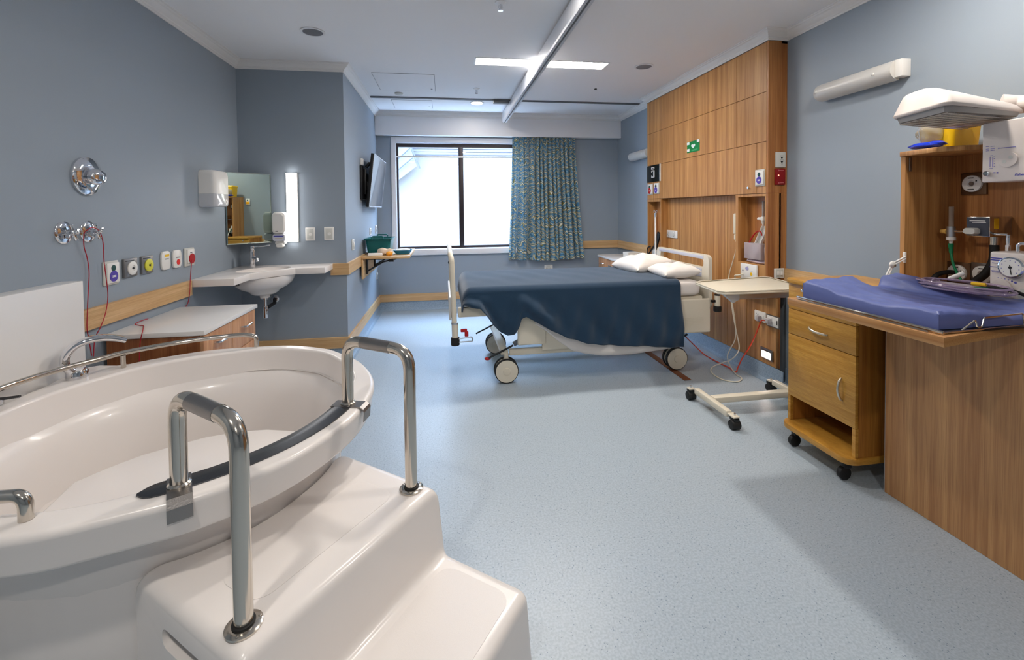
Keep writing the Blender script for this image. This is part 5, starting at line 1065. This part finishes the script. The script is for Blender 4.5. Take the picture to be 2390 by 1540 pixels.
# air/oxygen blender with flowmeter
t = thing('gas_blender', 'dark faced steel gas blender box in the equipment niche', 'gas blender', (2.45, 1.66, 1.28))
bx0, by0, by1, bz0, bz1 = 2.405, 1.615, 1.705, 1.232, 1.322
MB().box((bx0, by0, bz0), (2.529, by1, bz1), .003).build('case', steel, t)
MB().box((bx0-.002, by0+.003, bz0+.003), (bx0-.0003, by1-.003, bz1-.003)).build('dark_face', mat('slate_face', (62, 66, 78), .35), t)
Mk = FR(1.675, 1.256, X=bx0-.0021); MB(Mk).loft([[(x*k, y*k*.75, z) for x, y in rr(.052, .040, .014)] for k, z in ((1, 0), (1, .018), (.85, .026))]).build('knob', gplas, t)
marks(t, FR(1.66, 1.300, X=bx0-.002), .0006, [(.0, .004, .060, .003), (.006, -.003, .052, .003)], wplas); 
MB(FA(2.44, 1.290, by0-.0002)).box((-.012, -.022, 0), (.014, .024, .0008)).build('yellow_label', yellow, t)
b = MB(); b.cyl((2.43, by0-.001, 1.245), (2.43, by0-.05, 1.245), .007, n=12); b.cyl((2.43, by0-.05, 1.245), (2.43, by0-.05, 1.16), .008, n=12); b.cyl((2.43, by0-.05, 1.20), (2.43, by0-.05, 1.17), .012, n=12); b.build('side_fitting', chrome, t)
MB().cyl((2.46, 1.635, 1.2315), (2.46, 1.635, 1.195), .018, n=18).build('hose_nut', steel, t)
t = thing('oxygen_flowmeter', 'clear flowmeter with yellow knob left of the gas blender', 'flowmeter', (2.44, 1.775, 1.24))
fx, fy = 2.44, 1.792
b = MB(); b.cyl((fx, by1+.001, 1.250), (fx, fy-.017, 1.250), .006, n=12); b.cyl((fx, by1+.02, 1.25), (fx, by1+.035, 1.25), .009, n=12); b.build('pipe', chrome, t)
MB().cyl((fx, fy, 1.222), (fx, fy, 1.272), .016, n=20).build('body', alum, t); MB().cyl((fx, fy, 1.2725), (fx, fy, 1.368), .010, n=16).build('flow_tube', mat('flow_glass', (196, 180, 164), .08, trans=.6), t)
MB().cyl((fx, fy+.0165, 1.247), (fx, fy+.042, 1.247), .013, .010, n=18).build('knob', mat('amber_knob', (226, 180, 96), .4), t)
b = MB(); b.cyl((fx, fy, 1.2215), (fx, fy, 1.205), .018, n=18); b.cyl((fx, fy, 1.205), (fx, fy, 1.185), .009, .006, n=14); b.build('outlet', wplas, t)
grn = mat('green_tube', (20, 130, 84), .35)
o = MB().tube([(fx, fy, 1.190), (fx, fy, 1.165), (fx-.004, fy-.006, 1.13), (fx-.012, fy-.022, 1.085), (fx-.022, fy-.05, 1.04), (fx-.03, fy-.07, 1.015)], [.010, .008, .0055, .0055, .0055, .0055], 10, smooth=4).build('oxygen_tube', grn, loc=(fx, fy, 1.19)); tag(o, 'green oxygen tube dropping from the flowmeter', 'tube')
o = MB().tube([(2.46, 1.635, 1.196), (2.462, 1.635, 1.15), (2.462, 1.642, 1.11), (2.46, 1.665, 1.06), (2.455, 1.70, 1.02), (2.45, 1.735, .985), (2.44, 1.76, .962)], .0165, 14, smooth=4).build('gas_hose', rubber, loc=(2.46, 1.635, 1.19)); tag(o, 'thick black gas hose under the gas blender', 'hose')
g2 = orig(G2); o = MB().tube([(2.505, g2.y, g2.z), (2.47, g2.y+.005, g2.z+.004), (2.43, g2.y+.02, g2.z-.008), (2.40, g2.y+.025, g2.z-.04), (2.395, g2.y+.02, g2.z-.075), (2.40, g2.y, .964)], .011, 12, smooth=4).build('gas_hose', rubber, loc=g2); tag(o, 'thin black hose looping from the low gas outlet', 'hose')
# pressure unit
t = thing('pressure_unit', 'white neonatal pressure unit with round dial and carry handle', 'medical device', (2.25, 1.38, ZT))
ux = 2.212; uy1, uy0, uz0, uz1 = 1.485, 1.19, .951, 1.186
ivory = mat('ivory_casing', (216, 206, 200), .35)
MB().box((ux, uy0, uz0), (2.34, uy1, uz1), .008, 3).build('casing', ivory, t)
MB().tube(bend([(2.26, 1.425, uz1-.001), (2.26, 1.425, uz1+.036), (2.26, 1.25, uz1+.036), (2.26, 1.25, uz1-.001)], .015), .0065, 12).build('carry_handle', chrome, t)
c = P(2366, 624, 'X', ux); Mg = FR(c.y, c.z, X=ux-.0005); b = MB(Mg); b.lathe([(.041, 0), (.043, .006), (.042, .014), (.036, .016)], 36); b.build('dial_bezel', chrome, t)
d_o = disc(Mg, 0, 0, .0161, .0355, .001, n=36).build('dial_face', wplas, t)
b = MB(Mg @ Matrix.Rotation(math.radians(8), 4, 'Z')); b.box((-.0012, -.028, .0173), (.0012, .010, .0182)); b.cyl((0, 0, .0172), (0, 0, .019), .005, n=14); b.build('needle', black_i, d_o)
b = MB(Mg)
for i in range(9):
    a = math.radians(225-i*33.75); b.box((.028*math.cos(a)-.0014, .028*math.sin(a)-.0014, .0172), (.028*math.cos(a)+.0014, .028*math.sin(a)+.0014, .0176))
b.build('ticks', navy, d_o)
Mu = FR(uy1-.0, 1.07, X=ux-.0003)
marks(t, FR(1.46, 1.16, X=ux), .0006, [(0, 0, .040, .004), (-.004, -.008, .032, .004), (-.004, -.020, .022, .002), (.002, -.036, .050, .002), (-.003, -.052, .028, .002), (-.003, -.057, .024, .002)], navy)
for i, r in enumerate((.0012, .0015, .0019, .0024, .003, .004)): disc(FR(1.455-i*.011, 1.082-.0008*i*i*.6, X=ux), 0, 0, .0002, r, .0006).build('scale_dot', navy, t)
disc(FR(1.44, 1.045, X=ux), 0, 0, .0002, .032, .008, n=30).build('knob', ivory, t); disc(FR(1.36, 1.03, X=ux), 0, 0, .0002, .022, .02, n=24).build('port', gplas, t)
o = MB().tube([(ux-.022, 1.36, 1.03), (ux-.06, 1.37, 1.045), (ux-.09, 1.42, 1.052), (ux-.085, 1.45, 1.045), (ux-.06, 1.455, 1.03), (ux-.045, 1.44, 1.02)], .0065, 10, smooth=5).build('black_lead', rubber, loc=(ux, 1.36, 1.03)); tag(o, 'black lead looping in front of the pressure unit', 'cable')

# warmer: pole, control box, lamp head
wm = thing('infant_warmer', 'ivory overhead infant warmer with lamp head and control box', 'warmer', (2.36, 1.40, ZT))
MB().cyl((2.40, 1.36, ZT+.001), (2.40, 1.36, 1.80), .018, n=18).build('pole', ivory, wm)
X_ = 2.205; cy1, cy0, cz0, cz1 = 1.512, 1.18, 1.468, 1.712
MB().box((X_, cy0, cz0), (2.33, cy1, cz1), .006, 3).build('control_box', ivory, wm)
Mc = FR((cy0+cy1)/2, (cz0+cz1)/2, X=X_); q2 = lambda x, y: (lambda p_: (-(p_.y-(cy0+cy1)/2), p_.z-(cz0+cz1)/2))(P(x, y, 'X', X_))
kx, ky = q2(2354, 372); disc(Mc, kx, ky, .0002, .030, .006, 1.0, 32).build('dial', ivory, wm)
for dx, dy in ((-.010, -.008), (.010, .008)): disc(Mc, kx+dx, ky+dy, .0064, .007, .0006).build('dial_hole', gplas, wm)
x1, y1 = q2(2306, 405); b = MB(Mc); b.lathe([(.010, .0002), (.010, .012), (.008, .014)], 18, c=(x1, y1, 0)); b.build('key_switch', chrome, wm)
bars = []
for px, py, w_, h_ in ((2305, 342, .010, .0018), (2317, 341, .013, .0018), (2305, 348, .010, .0018), (2317, 347, .013, .0018), (2305, 352, .010, .0018), (2317, 351, .013, .0018), (2331, 346, .004, .004), (2352, 344, .050, .0022), (2311, 378, .0012, .042), (2317, 378, .0012, .042), (2314, 363, .010, .0012), (2313, 393, .010, .0018), (2321, 403, .006, .004), (2328, 403, .005, .006)):
    x, y = q2(px, py); bars.append((x, y, w_, h_))
for k in range(5): x, y = q2(2321, 364+k*6); bars.append((x, y, .003, .002))
marks(wm, Mc, .0006, bars, mat('violet_print', (112, 104, 184), .5))
cu_ = bpy.data.curves.new('brand', 'FONT'); cu_.body = 'Fisher &'; cu_.size = .0125; cu_.shear = .25; cu_.offset = .0003; tob = bpy.data.objects.new('t', cu_); COL.objects.link(tob); bpy.context.view_layer.update()
me = bpy.data.meshes.new_from_object(tob.evaluated_get(bpy.context.evaluated_depsgraph_get())); bpy.data.objects.remove(tob, do_unlink=True)
x, y = q2(2368, 410); me.transform(Matrix.Translation(-wm.location) @ Mc @ Matrix.Translation((x, y, .0008))); me.materials.append(navy); o = bpy.data.objects.new('brand_lettering', me); COL.objects.link(o); o.parent = wm
MB().tube([(2.33, 1.40, 1.47), (2.30, 1.41, 1.45), (2.25, 1.39, 1.448), (2.22, 1.36, 1.452), (2.21, 1.30, 1.46)], .006, 8, smooth=4).build('box_lead', rubber, wm); MB().box((2.22, 1.20, 1.445), (2.32, 1.38, 1.4675), .004).build('black_base', blackp, wm)
# lamp head
Lp, Bp, Np, Rp = V(1.933, 1.656, 0), V(1.854, 1.379, 0), V(2.418, 1.716, 0), V(2.352, 1.464, 0)
def headring(z, kw, e0, e1, off=0., taper=1.):
    """quadrilateral section; kw narrows it, e0 pulls in the far left end, e1 the right end; lower towards the right"""
    d = (Rp-Bp).normalized(); L0, R0 = (Lp+Bp)/2+d*e0+(Lp-Bp)*off, (Np+Rp)/2-d*e1+(Np-Rp)*off; hl, hr = (Lp-Bp)/2*kw, (Np-Rp)/2*kw; out = []
    for p_, q_ in ((L0-hl, R0-hr), (R0-hr, R0+hr), (R0+hr, L0+hl), (L0+hl, L0-hl)):
        for s_ in (.06, .28, .5, .72, .94):
            w_ = p_.lerp(q_, s_); f_ = (w_-L0).dot(d)/(R0-L0).length; out.append((w_.x, w_.y, 1.752+(z-1.752)*(1-.38*max(0, min(1, f_))*taper)))
    return out
b = MB(); b.loft([headring(1.752, 1.0, 0, 0), headring(1.758, 1.012, -.005, 0), headring(1.766, 1.005, .000, 0), headring(1.80, .90, .022, 0, .04), headring(1.830, .74, .042, 0, .11), headring(1.850, .56, .060, .01, .19), headring(1.860, .36, .074, .02, .26), headring(1.863, .16, .085, .03, .30)]); b.build('lamp_cover', ivory, wm, angle=70)
b = MB(); b.loft([headring(1.730, .90, .02, .02), headring(1.7515, .95, .01, .01)], True, False); b.build('guard_frame', mat('guard_grey', (150, 148, 146), .4), wm)
d = (Rp-Bp).normalized(); s_ = (Lp-Bp).normalized(); gm = mat('grille_wire', (196, 194, 192), .35, .6)
bm1 = MB()
for i in range(34):
    a = Bp+d*(.03+.43*i/33)+s_*.022; c = a+s_*.242; bm1.tube([V(a.x, a.y, 1.7275), V(c.x, c.y, 1.7275)], .0014, 4)
for i in range(9):
    a = Bp+d*.028+s_*(.022+.242*i/8); c = a+d*.434; bm1.tube([V(a.x, a.y, 1.7255), V(c.x, c.y, 1.7255)], .0014, 4)
bm1.build('wire_grille', gm, wm, kind='stuff')
MB().tube([V(2.40, 1.58, 1.81), V(2.44, 1.52, 1.80), V(2.40, 1.36, 1.79)], [.045, .03], 16, smooth=4).build('boom', ivory, wm)
# white folding stay
t = thing('folding_stay', 'white two link folding stay hinged at the niche cabinet side', 'stay', (2.2, 1.86, 1.05))
A_, E_, D2 = V(2.258, 1.855, 1.118), V(2.19, 1.862, 1.085), V(2.125, 1.858, .975)
b = MB(); side_ = V(0, 1, 0)
for o_ in (-.006, .006): b.tube([A_+V(0, 0, o_), E_+V(0, 0, o_)], .0035, 8)
b.ball(E_, .017, 14, (1, .5, 1)); b.build('upper_link', wplas, t)
b = MB()
for o_ in (-.007, .007): b.tube([E_+V(o_, 0, -.004), D2+V(o_, 0, 0)], .0035, 8)
b.build('lower_link', wplas, t)
MB().box((2.252, 1.8535, 1.092), (2.2635, 1.8655, 1.146), .003).build('hinge', wplas, t); disc(frame(E_+V(0, -.0085, 0), (1, 0, 0), (0, 0, 1), (0, -1, 0)), .004, -.004, 0, .006, .003).build('pivot', satin, t)

# tray and mattress
t = thing('steel_tray', 'flat steel tray frame under the blue mattress with wire bracket', 'tray', (1.9, 1.5, ZT))
b = MB(); b.box((1.612, 1.205, ZT+.0006), (1.622, 1.812, ZT+.014), .002); b.box((1.612, 1.205, ZT+.0006), (2.35, 1.215, ZT+.010)) if False else None; b.build('front_bar', steel, t)
MB().box((1.630, 1.218, ZT+.0006), (2.19, 1.812, ZT+.008), .002).build('base_sheet', blackp, t)
MB().box((1.600, 1.24, ZT+.0006), (1.6045, 1.79, ZT+.006)).build('slide_rail', steel, t)
MB().tube([(1.618, 1.212, ZT+.006), (1.80, 1.222, ZT+.006), (2.02, 1.236, ZT+.006)], .004, 8).build('near_bar', steel, t)
wy = lambda x: 1.2125+(x-1.62)*.06
wz = ZT+.008
MB().tube(bend([V(1.705, wy(1.705), wz), V(1.765, wy(1.765), wz+.032), V(1.775, wy(1.775), wz+.006), V(1.795, wy(1.795), wz+.006), V(1.805, wy(1.805), wz+.036), V(1.985, wy(1.985), wz+.040), V(1.990, wy(1.99), wz)], .008, 5), .003, 8).build('wire_bracket', steel, t)
bm = bmesh.new(); XS = [1.637, 1.75, 1.88, 1.955, 2.035, 2.058, 2.12, 2.19]; YS = [1.800, 1.70, 1.60, 1.45, 1.30, 1.235]
HZ = [[1.037, 1.045, 1.050, 1.000, 1.000, 1.046, 1.054, 1.045], [1.030, 1.032, 1.020, .998, .998, 1.040, 1.050, 1.04], [1.010, 1.006, 1.000, .997, .997, 1.015, 1.038, 1.03], [1.006, 1.000, .997, .996, .996, 1.000, 1.006, 1.006], [1.022, 1.018, 1.004, .996, .996, 1.000, 1.012, 1.02], [1.022, 1.018, 1.000, .990, .990, .996, 1.012, 1.02]]
def hz_(x, y):
    i = max(k for k in range(len(XS)-1) if XS[k] <= x+1e-9); j = max(k for k in range(len(YS)-1) if YS[k] >= y-1e-9)
    s_ = (x-XS[i])/(XS[i+1]-XS[i]); r_ = (YS[j]-y)/(YS[j]-YS[j+1]); s_ = s_*s_*(3-2*s_); r_ = r_*r_*(3-2*r_)
    z = (HZ[j][i]*(1-s_)+HZ[j][i+1]*s_)*(1-r_)+(HZ[j+1][i]*(1-s_)+HZ[j+1][i+1]*s_)*r_
    return z + .0022*math.sin(46*x+30*y)*math.sin(60*y-20*x) + .0016*math.sin(85*x+12*y)
nx, ny = 70, 56; G = []
zb = .9595
for i in range(nx+1):
    row = []; x = 1.637+.553*i/nx
    for j in range(ny+1):
        y = 1.235+.565*j/ny; z = hz_(x, y); e = min(x-1.637, 2.19-x, y-1.235, 1.80-y); z -= .012*max(0, 1-e/.012)**2; row.append(bm.verts.new((x, y, z)))
    G.append(row)
for i in range(nx):
    for j in range(ny): bm.faces.new((G[i][j], G[i+1][j], G[i+1][j+1], G[i][j+1]))
rim = [G[i][0] for i in range(nx+1)]+[G[nx][j] for j in range(1, ny+1)]+[G[i][ny] for i in range(nx-1, -1, -1)]+[G[0][j] for j in range(ny-1, 0, -1)]
mid = [bm.verts.new((v.co.x+(.004 if v.co.x > 1.9 else -.004)*(1 if v.co.x in (1.637, 2.19) else 0)+0, v.co.y, (v.co.z+zb)/2)) for v in rim]; bot = [bm.verts.new((v.co.x, v.co.y, zb)) for v in rim]; n = len(rim)
for k in range(n):
    bm.faces.new((rim[k], mid[k], mid[(k+1) % n], rim[(k+1) % n])); bm.faces.new((mid[k], bot[k], bot[(k+1) % n], mid[(k+1) % n]))
bm.faces.new(bot); bmesh.ops.recalc_face_normals(bm, faces=bm.faces); b = MB(); b.bm.free(); b.bm = bm
tag(b.build('infant_mattress', mat('blue_vinyl_cover', (92, 104, 160), .42, bump=(60, .15)), loc=(1.9, 1.5, .96), angle=50), 'contoured blue infant mattress on the steel tray', 'mattress')
# coil of clear tubing
t = thing('tubing_coil', 'coiled clear violet tubing lying on the blue mattress', 'tubing', (2.10, 1.50, 1.03))
vt = mat('violet_tubing', (214, 196, 220), .08, trans=.7, ior=1.25)
pts = []
for k in range(5*24+1):
    a = 2*pi*k/24; rr_ = 1+.05*math.sin(k*.21); pts.append(V(2.10+.062*rr_*math.cos(a)+.006*math.sin(k*.05), 1.50+.155*rr_*math.sin(a)+.01*math.sin(k*.11), 1.036+.014*math.sin(a*.5+k*.02)+.012*k/120))
MB().tube(pts, .0042, 8).build('tube', vt, t)
b = MB(); b.tube([(2.075, 1.60, 1.04), (2.09, 1.60, 1.058), (2.12, 1.60, 1.05)], .0042, 8); b.build('wrap', vt, t)
MB().cyl((2.06, 1.43, 1.048), (2.075, 1.395, 1.05), .007, n=12).build('green_connector', grn, t); MB().cyl((2.09, 1.46, 1.062), (2.10, 1.42, 1.062), .007, n=12).build('yellow_tag', yellow, t)
blob('film_wrap', 'crumpled clear film inside the tubing coil', 'wrap', clear, (2.10, 1.51, 1.035), (.045, .12, .018), 31, .15, 24, zmin=1.012)
o = MB().cyl((2.17, 1.60, 1.055), (2.19, 1.555, 1.088), .009, n=14, b=.003).build('white_cap', wplas, loc=(2.18, 1.58, 1.05)); tag(o, 'small white cap standing behind the tubing coil', 'cap')
# wall button seen only in the corner mirror
M = FR(1.965, 1.556, X=XN); t = plate('assist_button', 'white wall button with orange patch seen in the corner mirror', 'call button', M, .075, .115, .016, wplas, .006)
MB(M).box((-.028, -.040, .0162), (.028, .005, .019), .004).build('orange_patch', mat('amber_print', (240, 170, 20), .4), t); disc(M, 0, .028, .0162, .012).build('lamp', green_d, t)
